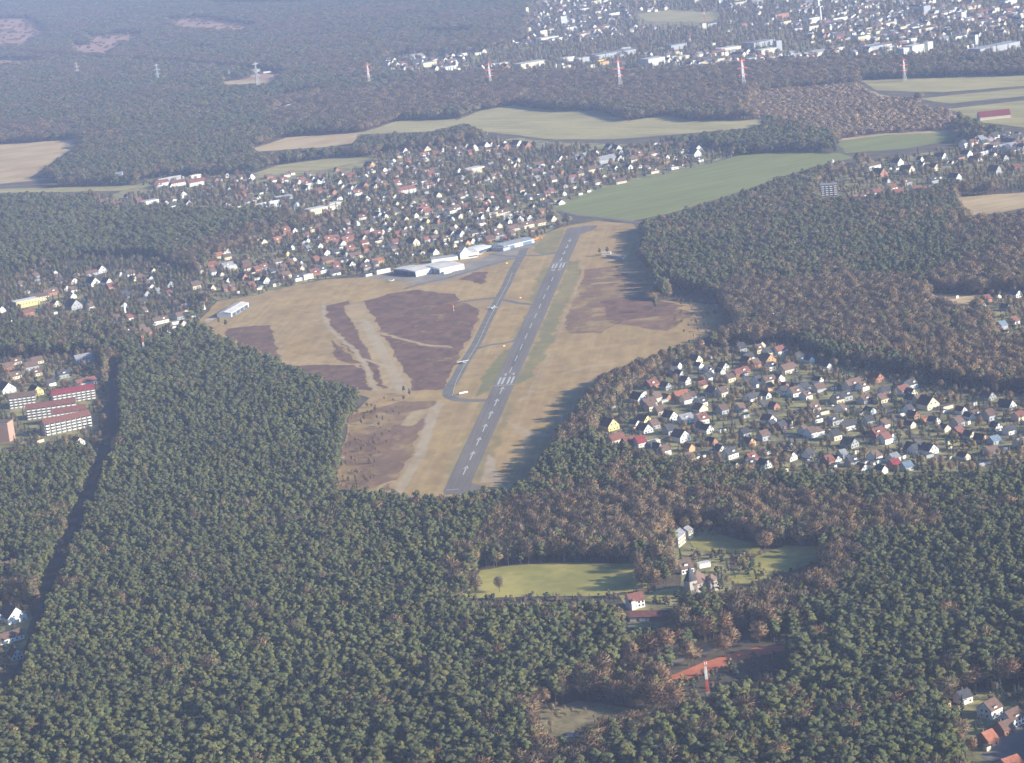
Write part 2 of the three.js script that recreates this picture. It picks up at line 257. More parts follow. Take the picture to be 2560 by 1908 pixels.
// ------------------------------------------------------------------ airfield: grass, heath, tracks (its own plan in metres)
const airV = [[425, 703], [470, 652], [545, 641], [620, 623], [700, 606], [790, 600], [960, 560], [1060, 545], [1160, 516], [1215, 492], [1290, 478], [1370, 485], [1395, 510], [1385, 560], [1415, 600], [1425, 650], [1560, 660], [1590, 700], [1500, 745], [1420, 772], [1340, 800], [1285, 835], [1270, 865], [1235, 905], [1210, 945], [1195, 975], [1165, 1015], [1140, 1045], [1130, 1064], [960, 1085], [850, 1075], [725, 1068], [740, 980], [760, 900], [800, 862], [730, 835], [600, 785], [500, 745]];
const airPoly = polyV(airV);
paintSwept(airPoly, 1, 11);
paint(polyV([[725, 1068], [740, 980], [760, 900], [800, 862], [880, 868], [860, 920], [820, 1000], [810, 1068]]), 5);
paint(polyV([[1415, 610], [1560, 655], [1590, 700], [1500, 745], [1450, 700], [1480, 670]]), 5);
{
  let x0 = 1e9, x1 = -1e9, z0 = 1e9, z1 = -1e9; for (const [x, z] of airPoly) { x0 = Math.min(x0, x); x1 = Math.max(x1, x); z0 = Math.min(z0, z); z1 = Math.max(z1, z); }
  const SX = 1024, SZ = 2048, cv = document.createElement('canvas'); cv.width = SX; cv.height = SZ; const c = cv.getContext('2d');
  const px = ([x, z]) => [(x - x0) / (x1 - x0) * SX, (z - z0) / (z1 - z0) * SZ];
  const rgb = (r, g, b) => `rgb(${r},${g},${b})`;
  // masks: red = heath, green = green grass, blue = bare sand
  c.fillStyle = rgb(0, 0, 0); c.fillRect(0, 0, SX, SZ); c.globalCompositeOperation = 'lighter';
  const fill = (p, s) => { c.fillStyle = s; c.beginPath(); p.map(px).forEach(([x, y], i) => (i ? c.lineTo(x, y) : c.moveTo(x, y))); c.fill(); };
  const line = (p, w, s) => { c.strokeStyle = s; c.lineWidth = w / (x1 - x0) * SX; c.lineJoin = c.lineCap = 'round'; c.beginPath(); p.map(px).forEach(([x, y], i) => (i ? c.lineTo(x, y) : c.moveTo(x, y))); c.stroke(); };
  const heath = rgb(255, 0, 0), half = rgb(185, 0, 0);
  for (const p of [[[786, 652], [840, 638], [900, 628], [985, 638], [1000, 655], [1030, 668], [1036, 690], [1010, 740], [985, 790], [955, 843], [886, 848], [838, 765], [790, 670]], [[705, 662], [755, 652], [775, 680], [812, 748], [842, 810], [850, 840], [825, 840], [800, 795], [740, 745], [703, 690]], [[485, 712], [590, 703], [603, 740], [612, 785], [570, 775], [500, 742]], [[715, 735], [760, 768], [790, 800], [770, 792], [730, 782]], [[640, 792], [760, 792], [800, 806], [815, 846], [740, 838], [600, 790]]]) fill(polyV(p), heath);
  for (const p of [[[1250, 585], [1330, 578], [1410, 615], [1420, 650], [1480, 662], [1440, 684], [1350, 692], [1300, 722], [1230, 722], [1225, 695], [1245, 640]], [[760, 900], [870, 868], [945, 868], [905, 940], [885, 1000], [840, 1065], [725, 1068], [742, 980]], [[1300, 650], [1400, 645], [1500, 680], [1440, 720], [1320, 700]]]) fill(polyV(p), half);
  fill(K5([[760, 180], [860, 130], [960, 125], [940, 160], [950, 195], [890, 215], [860, 190]]), heath);
  const green = rgb(0, 190, 0);
  fill(K5([[1480, 60], [1560, 60], [1500, 250], [1420, 450], [1330, 640], [1240, 800], [1150, 860], [1120, 860], [1200, 700], [1330, 420]]), green);
  fill(K5([[1300, 100], [1380, 100], [1260, 320], [1220, 310]]), green); fill(K5([[1060, 640], [1110, 600], [980, 900], [880, 930], [930, 760]]), rgb(0, 230, 0)); fill(K5([[1100, 560], [1180, 420], [1220, 400], [1130, 560]]), green);
  fill(KA([[1200, 400], [1400, 190], [1600, 170], [1500, 430], [1300, 470]]), green); fill(K5([[700, 1480], [860, 1150], [940, 980], [1000, 960], [900, 1200], [720, 1540]].map(([x, y]) => [x - 40, y])), rgb(0, 110, 0));
  fill(K5([[850, 1480], [940, 1280], [1090, 960], [1130, 960], [960, 1400], [900, 1480]]), rgb(0, 120, 0));
  c.globalCompositeOperation = 'source-over';
  const trk = rgb(0, 0, 200), faint = rgb(0, 0, 110);
  line(K5([[90, 350], [150, 450], [220, 570], [300, 700], [350, 800], [390, 900]]), 24, rgb(0, 0, 60)); line(K5([[150, 440], [220, 560], [290, 680], [350, 790], [390, 890]]), 11, rgb(0, 0, 210));
  line(polyV([[700, 655], [702, 690], [716, 716], [768, 758], [795, 800], [812, 845]]), 5, trk); line(K5([[260, 515], [380, 555], [470, 580], [600, 610], [700, 620]]), 5, faint); line(K5([[150, 690], [280, 735]]), 5, trk);
  line(polyV([[560, 705], [650, 698], [704, 702]]), 4, faint); line(polyV([[600, 783], [700, 788], [790, 792]]), 4, faint); line(polyV([[592, 703], [612, 783]]), 5, rgb(0, 0, 40)); line(polyV([[500, 745], [600, 782]]), 3, trk);
  line(K5([[640, 980], [600, 1040], [560, 1160], [520, 1300], [460, 1400], [370, 1550]]), 9, trk); line(K5([[600, 1000], [560, 1060], [530, 1200], [480, 1340], [420, 1430]]), 4, trk); line(K5([[230, 1540], [300, 1500], [340, 1480]]), 5, faint); line(K5([[430, 1110], [500, 1040], [560, 1030]]), 14, faint);
  line(K5([[1570, 90], [1500, 300], [1400, 560], [1300, 740], [1220, 900]]), 3, rgb(0, 0, 70)); line(K5([[1620, 210], [1750, 200], [1860, 190]]), 4, faint); line(K5([[1450, 780], [1600, 740], [1780, 720]]), 9, faint); line(K5([[1250, 860], [1220, 920], [1160, 960]]), 6, faint);
  fill(K5([[960, 1300], [1000, 1340], [1000, 1420], [1060, 1480], [900, 1490], [930, 1380]]), trk); fill(K5([[960, 1500], [1040, 1470], [1110, 1490], [1100, 1550], [980, 1560]]), faint); fill(K5([[1060, 1080], [1200, 1150], [1300, 1160], [1400, 1190], [1180, 1200]]), faint);
  const m = c.getImageData(0, 0, SX, SZ).data;
  const blurred = (ch) => { let a = new Float32Array(SX * SZ), b = new Float32Array(SX * SZ); for (let i = 0; i < SX * SZ; i++) a[i] = m[i * 4 + ch] / 255; for (let k = 0; k < 2; k++) { for (let j = 0; j < SZ; j++) for (let i = 0; i < SX; i++) { const q = j * SX; b[q + i] = (a[q + Math.max(0, i - 1)] + a[q + i] + a[q + Math.min(SX - 1, i + 1)]) / 3; } for (let j = 0; j < SZ; j++) for (let i = 0; i < SX; i++) a[j * SX + i] = (b[Math.max(0, j - 1) * SX + i] + b[j * SX + i] + b[Math.min(SZ - 1, j + 1) * SX + i]) / 3; } return a; };
  const mh = blurred(0), mg = blurred(1), ms = blurred(2);
  const RWY = dirV([990, 1070], [1243, 492]); { const l = Math.hypot(...RWY); RWY[0] /= l; RWY[1] /= l; }
  const grassA = [0.3, 0.195, 0.07], grassB = [0.52, 0.345, 0.13], greenA = [0.13, 0.155, 0.055], heathA = [0.095, 0.043, 0.028], heathB = [0.22, 0.11, 0.062], sandC = [0.45, 0.37, 0.27], pink = [0.4, 0.25, 0.15];
  const t = texOf(0, (u, v) => {
    const x = x0 + u * (x1 - x0), z = z0 + v * (z1 - z0), wx = (fbm(x / 22, z / 22, 201, 3) - 0.5) * 12, wz = (fbm(x / 22, z / 22, 211, 3) - 0.5) * 16, cl = (a, n) => Math.min(n - 1, Math.max(0, Math.floor(a * n))), k0 = cl(v, SZ) * SX + cl(u, SX), k = cl(v + wz / (z1 - z0), SZ) * SX + cl(u + wx / (x1 - x0), SX), k2 = cl(v + wz * 0.25 / (z1 - z0), SZ) * SX + cl(u + wx * 0.25 / (x1 - x0), SX);
    const n1 = fbm(x / 60, z / 60, 3, 5), n2 = fbm(x / 9, z / 14, 9, 3), n3 = fbm(x / 25, z / 25, 15, 4);
    let col = mixc(grassA, grassB, Math.min(1, Math.max(0, (n1 - 0.3) * 1.6 * 0.6 + (n2 - 0.3) * 0.9)));
    col = mixc(col, pink, Math.min(1, Math.max(0, (n3 - 0.55) * 3)) * 0.5);
    { const a = x * RWY[0] + z * RWY[1], b = -x * RWY[1] + z * RWY[0], st = vnoise(b / 4.5, a / 160, 301) * 0.6 + vnoise(b / 1.8, a / 60, 307) * 0.4 - 0.5; col = mixc(col, st > 0 ? [0.55, 0.41, 0.25] : [0.24, 0.17, 0.08], Math.abs(st) * 0.55); }
    col = mixc(col, greenA, Math.min(1, mg[k] * (0.55 + 0.9 * (n3 - 0.3))));
    const hd = mh[k]; if (hd > 0.01) { const e = Math.min(1, Math.max(0, (hd * 1.45 + (n3 - 0.5) * 1.5 + (n2 - 0.5) * 1.3 - 0.58) * 1.9)); col = mixc(col, mixc(heathA, heathB, Math.min(1, Math.max(0, (n2 - 0.25) * 1.6))), e * (hd > 0.75 ? 0.97 : 0.8)); }
    if (ms[k2] > 0.01) col = mixc(col, sandC, Math.min(0.85, ms[k2] * (0.25 + n2 * 0.9)));
    return col;
  }, 0, SX, SZ);
  t.wrapS = t.wrapT = THREE.ClampToEdgeWrapping;
  const g = sheetGeo(roughen(airPoly, 20, 2), 0.24), p = g.attributes.position, uv = g.attributes.uv; for (let i = 0; i < p.count; i++) uv.setXY(i, (p.getX(i) - x0) / (x1 - x0), (p.getZ(i) - z0) / (z1 - z0));
  struct('airfield_grass', g, new THREE.MeshStandardMaterial({ map: t, roughness: 1 }), 'dry airfield grass with dark heath patches and sandy tracks');
}
// ------------------------------------------------------------------ runway, taxiways, markings
const font = await new FontLoader().loadAsync('fonts/droid/droid_sans_bold.typeface.json');
const white = flat(0.52, 0.5, 0.46), rubber = flat(0.1, 0.09, 0.085), yellowPaint = flat(0.6, 0.5, 0.3);
{
  const A = KB([[866, 406]])[0], B = KA([[1539, 567]])[0], dx = B[0] - A[0], dz = B[1] - A[1], L = Math.hypot(dx, dz), d = [dx / L, dz / L], n = [-d[1], d[0]];   // n points to the right of the landing direction
  const at = (s, o) => [A[0] + d[0] * s + n[0] * o, A[1] + d[1] * s + n[1] * o];
  const nearEnd = G(850 + 765 / 2.578, 630 + 1545 / 2.578), farEnd = G(1080 + 1745 / 4.8196, 540 + 165 / 4.8196);
  const s0 = (nearEnd[0] - A[0]) * d[0] + (nearEnd[1] - A[1]) * d[1], s1 = (farEnd[0] - A[0]) * d[0] + (farEnd[1] - A[1]) * d[1];
  const runway = struct('runway', sheetGeo(roughen([at(s0, -10.5), at(s0, 10.5), at(s1, 10.5), at(s1, -10.5)], 60, 0.2), 0.34), asphalt, 'long grey asphalt runway with white markings');
  runway.userData.category = 'runway';
  struct('turning_pad', sheetGeo(K5([[672, 1550], [700, 1496], [846, 1490], [905, 1506], [968, 1522], [945, 1562], [680, 1566]]), 0.318), asphalt, 'grey turning pad at the near runway end');
  struct('turning_pad', sheetGeo(KA([[1600, 190], [1640, 150], [1870, 120], [2000, 115], [1960, 165], [1800, 220], [1640, 230]]), 0.318), asphalt, 'grey turning area at the far runway end');
  const quad = (sa, sb, oa, ob) => sheetGeo([at(sa, oa), at(sa, ob), at(sb, ob), at(sb, oa)], 0.4);
  const mark = (name, g) => mesh(name, g, white, runway);
  mark('threshold_line', quad(-0.8, 0.9, -9.6, 9.6)); mark('threshold_line', quad(L - 0.9, L + 0.8, -9.6, 9.6));
  for (const o of [-6.4, -2.7, 2.7, 6.4]) { mark('threshold_bar', quad(5, 35, o - 1.05, o + 1.05)); mark('threshold_bar', quad(L - 35, L - 5, o - 1.05, o + 1.05)); }
  for (let k = 0; k < 10; k++) { const e = L - 92 - k * 53.1; mark('centreline_dash', quad(e - 26, e, -0.45, 0.45)); }
  const arrow = (s, q, len) => { const f = (a, o) => at(s + q * a, o); mark('arrow_shaft', sheetGeo([f(0, -0.5), f(0, 0.5), f(len - 7, 0.6), f(len - 7, -0.6)], 0.4)); mark('arrow_head', sheetGeo([f(len, 0), f(len - 11, 2.6), f(len - 11, 1.6), f(len - 5, 0), f(len - 11, -1.6), f(len - 11, -2.6)], 0.404)); };
  for (let k = 0; k < 7; k++) arrow(-36 - k * 48.6, 1, 30);
  for (let k = 0; k < 4; k++) arrow(L + 36 + k * 45, -1, 26);
  const digits = (text, s, q) => { const shapes = font.generateShapes(text, 7), g = new THREE.ShapeGeometry(shapes); g.computeBoundingBox(); const bb = g.boundingBox, cx = (bb.min.x + bb.max.x) / 2, p = g.attributes.position; const hgt = bb.max.y - bb.min.y; for (let i = 0; i < p.count; i++) { const o = (p.getX(i) - cx) * 1.0, a = (p.getY(i) - bb.min.y) / hgt * 9.5, w = at(s + q * a, o * q); p.setXYZ(i, w[0], 0.402, w[1]); } g.computeVertexNormals(); const N = g.attributes.normal; for (let i = 0; i < N.count; i++) N.setXYZ(i, 0, 1, 0); mark('runway_number', g); };
  digits('1 1', 42, 1); digits('2 9', L - 42, -1);
  mark('end_line', quad(s0 + 6, s0 + 7, -8, 2));
  for (let k = 0; k < 16; k++) { const near = k % 2, s = near ? 30 + rr(0, 150) : L - 30 - rr(0, 150), o = rr(-2.6, 2.6), len = rr(25, 70); mesh('tyre_mark', sheetGeo([at(s, o - 0.25), at(s, o + 0.25), at(s + (near ? len : -len), o + 0.3), at(s + (near ? len : -len), o - 0.2)], 0.37 + k * 0.0006), rubber, runway); }
  // taxiways
  const taxi = (p, w, y, l, m = oldAsphalt) => { const q = ribbonGeo(p, w, y); return tag(struct('taxiway', q, m, l), null, 'taxiway'); };
  const mainLine = K5([[960, 958], [860, 960], [780, 957], [725, 945], [695, 920], [705, 880], [745, 820], [800, 720], [880, 590], [960, 425], [1020, 310], [1075, 210], [1110, 130], [1155, 50]]).concat(KA([[1090, 450], [1110, 390]]));
  const tm = taxi(mainLine, 10.5, 0.3, 'long grey taxiway parallel to the runway');
  mesh('centre_stripe', ribbonGeo(K5([[725, 930], [745, 850], [800, 735], [880, 605], [960, 435], [1020, 320], [1075, 218], [1110, 138]]), 0.5, 0.36), yellowPaint, tm);
  taxi(K5([[1000, 305], [1080, 315], [1150, 332], [1260, 342]]), 8, 0.306, 'upper link between taxiway and runway'); taxi(K5([[870, 630], [960, 602], [1060, 590], [1110, 580], [1170, 545]]), 7.5, 0.312, 'middle link between taxiway and runway');
  taxi(K5([[765, 326], [860, 312], [1005, 298]]), 10, 0.322, 'short dark stub left of the taxiway', asphalt); taxi(KA([[1080, 480], [1300, 478], [1500, 446], [1580, 430]]), 9, 0.326, 'far link between taxiway and runway');
  taxi(KA([[-330, 880], [-100, 815], [150, 760], [480, 660], [800, 565], [1070, 490]]), 8, 0.33, 'curving taxiway to the white hangars'); taxi(KA([[700, 460], [900, 485], [1100, 490]]), 8, 0.314, 'short taxiway from the grey hangar');
  tag(struct('apron', sheetGeo(roughen(KH([[60, 462], [300, 440], [420, 400], [720, 448], [860, 420], [980, 420], [1260, 350], [1250, 300], [1440, 250], [1640, 170], [2060, 60], [1980, 140], [1640, 300], [1300, 420], [1000, 510], [700, 530], [450, 500], [200, 475]]), 25, 2), 0.292), mottled([0.22, 0.19, 0.16], [0.33, 0.28, 0.22], 60, 6, 28, 83), 'worn grey apron in front of the white hangars'), null, 'apron');
  tag(struct('apron', sheetGeo(crop(500, 590, 7.343)([[140, 1600], [310, 1500], [560, 1490], [700, 1440], [860, 1340], [780, 1290], [600, 1420], [330, 1440], [60, 1550]]), 0.296), sand, 'pale hardstanding round the left hangar'), null, 'apron');
}
// ------------------------------------------------------------------ houses: read off street by street; x y = foot of the sunlit front, width, g gable / e eaves / f flat front, wall, roof
const WALL = { w: ['white', [0.8, 0.79, 0.76]], c: ['cream', [0.68, 0.6, 0.46]], y: ['yellow', [0.72, 0.58, 0.28]], o: ['orange', [0.6, 0.36, 0.2]], b: ['brick', [0.36, 0.18, 0.12]], k: ['grey', [0.38, 0.39, 0.42]], r: ['red', [0.5, 0.1, 0.07]], Y: ['bright yellow', [0.75, 0.62, 0.06]] };
const ROOF = { d: ['dark grey', [0.06, 0.06, 0.068]], n: ['brown', [0.15, 0.095, 0.075]], r: ['red', [0.2, 0.082, 0.066]], o: ['orange', [0.36, 0.14, 0.085]], g: ['grey', [0.24, 0.24, 0.26]], l: ['pale', [0.62, 0.6, 0.57]], m: ['maroon', [0.24, 0.04, 0.05]], k: ['grey', [0.3, 0.31, 0.34]], b: ['blue-grey', [0.16, 0.22, 0.3]] };
const wallMat = {}, roofMat = {};
for (const k in WALL) wallMat[k] = [0, 1, 2].map((i) => { const f = 1 - 0.06 * i; return flat(WALL[k][1][0] * f, WALL[k][1][1] * f, WALL[k][1][2] * f * (1 - 0.02 * i), 0.9); });
for (const k in ROOF) roofMat[k] = [0, 1, 2].map((i) => { const f = 1.12 - 0.14 * i, q = ROOF[k][1]; return mottled([q[0] * f * 0.8, q[1] * f * 0.8, q[2] * f * 0.82], [q[0] * f * 1.15, q[1] * f * 1.15, q[2] * f * 1.15], 8, 8, 40, 90 + i + k.charCodeAt(0)); });
const glass = new THREE.MeshStandardMaterial({ color: new THREE.Color().setRGB(0.035, 0.045, 0.06), roughness: 0.25 });
const streets = [
  ['left village', 240, 400, 6.119, `550 300 50 e c d; 1350 580 95 g w d; 1430 690 80 g w d; 1080 695 65 g w n; 1215 630 80 e w n; 1190 735 60 e w d; 850 675 190 f w l; 700 660 100 e b r; 500 590 50 g w d; 350 720 90 e w r; 130 680 90 e b n; 155 730 70 e c n; 630 620 35 f w d; 1700 690 40 g b n; 1780 430 80 e w d; 1860 340 60 g b r; 1540 280 130 f w l; 1030 400 160 e w r; 1270 400 170 e w r; 1560 390 220 e w r; 1170 425 55 g w r; 1340 375 70 e w r; 960 425 90 e w r; 280 330 110 e k n; 470 270 60 f w d`],
  ['left village', 560, 400, 7.343, `205 400 100 e w n; 310 360 60 e w n; 520 370 100 g w n; 510 440 60 g c n; 100 570 65 g w d; 210 530 70 e b r; 340 545 90 e b r; 450 530 60 g w n; 780 480 60 g w d; 795 570 50 g w d; 930 410 70 e w r; 1160 320 100 e w n; 1270 280 40 e c n; 1120 415 110 e w r; 1240 425 40 f w d; 1390 440 80 g w r; 1330 570 80 e c r; 1010 540 60 e b r; 1070 600 60 g w d; 1375 360 60 f w l; 1460 410 70 e b r; 1560 475 110 e w r; 1565 580 110 g w d; 1655 380 60 g w d; 1815 320 120 e c n; 1740 445 80 g w d; 1825 420 60 g w d; 1870 510 60 g w n; 1950 480 50 e w d; 1755 620 120 e b r; 2145 440 80 g c n; 2090 210 70 g b r; 2180 285 50 e w n; 2040 630 80 g b n; 1840 760 60 f w d; 35 715 55 g w d; 55 860 60 g w d; 120 900 110 e c n; 305 890 100 f c l; 290 740 90 e b r; 430 820 80 e c d; 590 855 90 g o n; 640 720 50 g w d; 690 630 55 f w d; 890 760 60 f w d; 400 670 60 e b r; 910 875 240 e w l; 1120 735 260 f k l; 1500 825 50 g c n; 640 860 160 f k n; 1750 985 300 f c l; 2020 865 280 f c l; 2060 905 200 f c l; 1930 950 50 f w r; 1960 1050 90 e b r; 1010 1520 120 e o o; 1120 1450 40 f w d; 1250 1450 50 e b r; 650 1480 70 e c n; 750 1550 100 g c n; 885 1530 30 f w d; 1310 1330 60 g w d; 1160 1350 120 e b r; 1260 1640 60 g c d; 1610 1330 110 e c n; 1790 1270 120 e c n; 1480 1280 60 f w d; 1550 1520 45 g w d; 1560 300 70 e k n; 1340 900 120 f c l; 850 340 90 e b n`],
  ['hangar village', 500, 590, 7.343, `200 420 60 g w d; 340 430 180 e c o; 240 570 150 e b r; 460 360 45 g w d; 525 320 75 g w n; 610 645 150 e w l; 540 585 160 e w g; 880 455 80 g o o; 520 440 110 e c n; 895 650 140 e c n; 1000 590 60 f c d; 1075 665 90 e b r; 1210 625 110 e w r; 1450 525 130 e w n; 1620 370 70 g y d; 1700 255 60 g w d; 1740 480 55 g w d; 1680 520 90 e b n; 1870 555 90 g w n; 1880 635 70 g c n; 1560 630 80 e b n; 1610 775 140 e c n; 1840 825 150 e w d; 2000 795 150 f w l; 2140 725 110 e b r; 985 710 60 f c d; 260 720 60 e w n; 410 755 60 g c n; 530 855 55 g w d; 30 685 80 e c d; 840 815 100 g b d; 1050 810 60 e w d; 1240 875 130 g w d; 1410 925 110 e c d; 980 955 90 e b r; 245 995 70 g c n; 560 1010 200 e b n; 700 1060 50 f w d; 1150 950 130 f k d; 1090 990 80 f c d; 1360 710 90 e k d; 870 560 110 e b n; 1300 430 50 f k d`],
  ['hangar village', 780, 510, 7.343, `130 675 85 g w r; 165 815 80 g w r; 350 690 170 e b r; 460 665 90 e c r; 680 695 200 e b r; 710 590 120 e w r; 470 770 100 e c r; 570 820 110 f w d; 720 855 150 e b r; 985 770 130 e c r; 1030 875 120 e b r; 1220 605 150 e b r; 1235 710 130 f c d; 1305 800 45 f w d; 1100 525 80 g w d; 1310 555 60 g w n; 840 400 85 g w d; 930 290 130 e w r; 1135 270 50 f w n; 1260 245 85 g w d; 1330 290 60 f w d; 1365 265 70 g w d; 1355 415 65 g w n; 1435 510 55 g w n; 1545 410 100 g w d; 1575 195 100 e c d; 1745 330 85 g c n; 1815 445 80 e w d; 1920 250 85 g w d; 2050 305 140 f c l; 2140 370 90 g y d; 1605 500 45 f w d; 2010 495 90 g w d; 1605 605 80 e b r; 1740 585 80 e w n; 1920 775 130 g c d; 1990 655 70 f c d; 2130 705 100 e w r; 1490 825 70 e w d; 1540 880 110 e c n; 1560 935 55 f w d; 1235 1095 170 e o o; 830 1000 200 e c n; 310 1075 180 e b n; 600 1065 130 f k d; 750 1160 110 g w d; 930 1185 70 g b n; 1030 1210 120 e k n; 225 1270 140 e w d; 475 1165 90 e w r; 480 1225 110 e b r; 455 1315 140 e w d; 80 1310 150 e b r; 690 465 60 f w d; 615 475 70 f w d; 660 390 100 e k n; 1040 605 60 e c r; 2040 945 80 g c n; 1860 955 40 f w d; 180 455 130 e c n; 510 545 60 g c n; 1050 1325 110 f w d; 1320 1275 240 f w d; 640 970 80 g k d; 100 1065 70 e b r; 1180 1150 60 e k d; 1700 800 90 e k d`],
  ['middle village', 840, 340, 7.343, `1180 405 110 e c n; 1290 345 120 g w n; 1365 410 60 f c d; 1690 295 120 g c n; 1640 380 120 e w r; 1715 355 60 g w d; 1850 360 110 e b r; 1965 290 65 g w d; 2100 275 90 e c n; 1660 465 90 g k d; 1890 485 60 e k n; 680 595 110 g o d; 660 685 130 e w d; 905 660 80 g w r; 985 630 35 f w d; 1130 525 45 f w d; 1200 520 50 f w d; 1310 615 70 g c d; 1340 500 90 e b r; 1030 535 80 e k d; 1530 560 45 g c d; 1480 515 30 f w d; 1490 695 130 e c n; 1555 690 40 g w n; 1650 705 120 e k n; 1700 685 45 g w n; 560 765 60 g w d; 435 770 30 f w d; 270 770 160 e o r; 90 890 80 g c n; 130 720 50 f c d; 775 850 90 g c n; 860 910 160 e b n; 745 960 70 g c d; 830 930 60 f w d; 560 970 100 g b n; 310 985 60 g c d; 265 1080 75 e w d; 420 1090 130 e w r; 370 925 40 f c d; 580 1195 115 g w d; 750 1165 80 f w d; 920 1125 130 e w d; 850 1205 70 f w d; 1150 910 130 e w r; 1270 905 50 f c d; 1430 920 130 e c n; 1405 765 80 f c d; 1750 950 150 e w r; 1895 875 110 g w n; 1620 860 100 e w d; 1770 745 100 e b r; 1865 725 80 e w d; 1590 915 70 f w r; 1320 1055 300 e w r; 1580 1010 150 e w d; 1190 1135 50 f w d; 2010 905 90 g b n; 2120 985 110 e c r; 1660 1065 80 e k d; 1800 1095 70 f k d; 2155 1195 60 f w d; 1135 1275 50 g c d; 1225 1330 40 f c d; 970 1370 45 f w d; 930 760 140 e k n; 1200 680 60 e b n`],
  ['hangar village', 1060, 470, 6.119, `450 205 45 f w d; 575 235 60 f w d; 640 210 50 f w d; 720 190 60 f w d; 840 195 160 e c n; 880 150 50 e w n; 1060 155 50 e w r; 995 235 50 g c d; 975 295 90 e b r; 660 130 45 f w d; 1310 215 60 e w r; 1510 75 75 e c n; 1565 135 70 g w n; 1650 185 60 e w d; 1810 190 85 e y d; 1910 65 60 g w n; 2150 115 60 g w n; 2020 215 50 f c d; 1690 315 40 g c d; 1980 90 60 e w r; 455 385 110 e w n; 715 425 95 g w d; 265 355 60 e w r; 80 410 120 e c r; 30 330 110 e b r; 215 465 120 e w d; 240 545 80 g b n; 440 510 60 g w d; 1105 345 45 g w d; 1230 405 190 e c n; 1070 445 130 f c l; 1295 475 140 f c l; 915 475 80 g w d; 825 515 45 g w d; 870 585 60 e w d; 920 565 45 e c n; 1165 615 80 g c n; 1320 545 65 g w d; 1480 515 100 g w d; 1630 495 90 g w n; 1400 390 80 f w d; 1390 660 170 e c n; 1610 610 170 e c n; 1815 570 140 e c n; 1950 605 55 f w d; 1665 675 55 f b d; 1995 510 90 g c n; 660 665 90 g w d; 595 745 85 g w d; 455 745 95 g w n; 915 695 60 g w n; 790 730 100 e c d; 870 800 90 e k d; 1030 830 130 e b n; 1170 770 140 e k n; 1370 745 70 e c n; 185 705 65 g c d; 185 795 45 g c d; 65 835 90 e w r; 350 815 90 e c n; 335 905 55 g w r; 500 845 65 f w d; 470 910 60 g c d; 680 880 80 g o r; 760 850 60 g w r; 575 830 35 f w d; 190 1020 90 g w d; 1820 395 80 e b n; 1110 700 90 e k n`],
  ['middle village', 1130, 330, 6.884, `65 315 60 g w r; 165 325 70 e k n; 265 265 55 g c r; 400 325 110 g w n; 480 275 40 g w n; 610 280 100 g w n; 690 245 70 g w r; 815 295 85 g c n; 915 215 60 g w d; 955 315 130 g b n; 1180 255 120 g w r; 1330 295 150 g b n; 650 345 120 e c n; 330 385 80 e b r; 130 410 120 e k n; 135 695 65 g w d; 930 635 80 g c n; 1030 545 50 f w d; 1150 525 75 g c n; 430 710 290 f c l; 1140 710 170 e w n; 780 800 160 e c n; 1530 600 190 e w n; 1440 730 170 e w n; 1740 640 50 g w n; 1845 610 75 e w n; 1815 545 50 g w n; 1985 475 70 g w n; 1915 730 80 g b n; 1770 860 90 e w n; 1955 965 80 g w n; 2100 980 90 f w r; 2110 840 130 e b r; 185 810 60 g k d; 475 895 50 g o n; 1400 930 70 f w d; 680 865 30 f w d; 1665 1035 60 g w n; 1940 1095 60 g w d; 1745 1065 50 e w r; 750 370 60 e b n; 1330 640 100 e k d`],
  ['middle village', 1430, 320, 5.5425, `140 455 60 g w d; 350 375 60 g c r; 545 295 75 g w d; 580 350 55 g w n; 655 325 80 g w d; 680 450 80 g w d; 500 480 260 e k g; 505 530 90 f w d; 880 470 130 e c n; 815 570 70 g w d; 945 555 35 g w d; 1060 465 80 e y n; 1145 385 150 e w n; 1195 475 80 e c n; 1320 500 90 e o n; 1330 435 60 g w n; 1435 445 60 g w d; 1530 355 90 e w d; 1560 430 60 g c d; 1570 515 100 e w n; 1765 340 130 g w d; 1750 395 110 g w d; 1790 470 80 e w d; 1430 575 110 e w n; 1155 630 120 e c n; 1065 580 45 e c n; 130 665 90 e c n; 295 625 170 e c n; 210 765 90 e w n; 370 785 85 e w n; 455 705 50 g c n; 595 705 60 e w n; 690 770 150 e c n; 240 890 60 f w d; 115 930 70 f w d; 310 515 30 g w d; 620 585 40 g w n; 130 585 40 g w d; 1160 230 60 f w d; 1230 230 30 f w d; 1630 235 30 g w d; 1930 215 35 f w d; 860 360 120 e k n; 960 390 80 e b n`],
  ['right village', 1500, 840, 7.868, `1580 655 90 g w d; 1500 770 110 e k d; 1625 805 60 g k d; 1960 545 150 g c d; 2005 655 85 g w d; 1090 1030 200 e b r; 1750 955 140 g w r; 845 1300 200 g w d; 885 1155 70 f w d; 1640 1235 280 e o o; 1830 1275 170 e k n; 1740 1335 110 e w n; 1370 1275 90 g b n; 1170 1300 110 e c n; 1020 1410 250 e k n; 1290 1335 140 f c l; 1040 1475 140 e c n; 1220 1555 120 e c n; 2060 1035 110 e c r; 1360 1060 130 g k n; 2190 745 60 e w d; 2060 1395 160 e c d; 910 1050 60 f k d; 270 1420 90 f k d`],
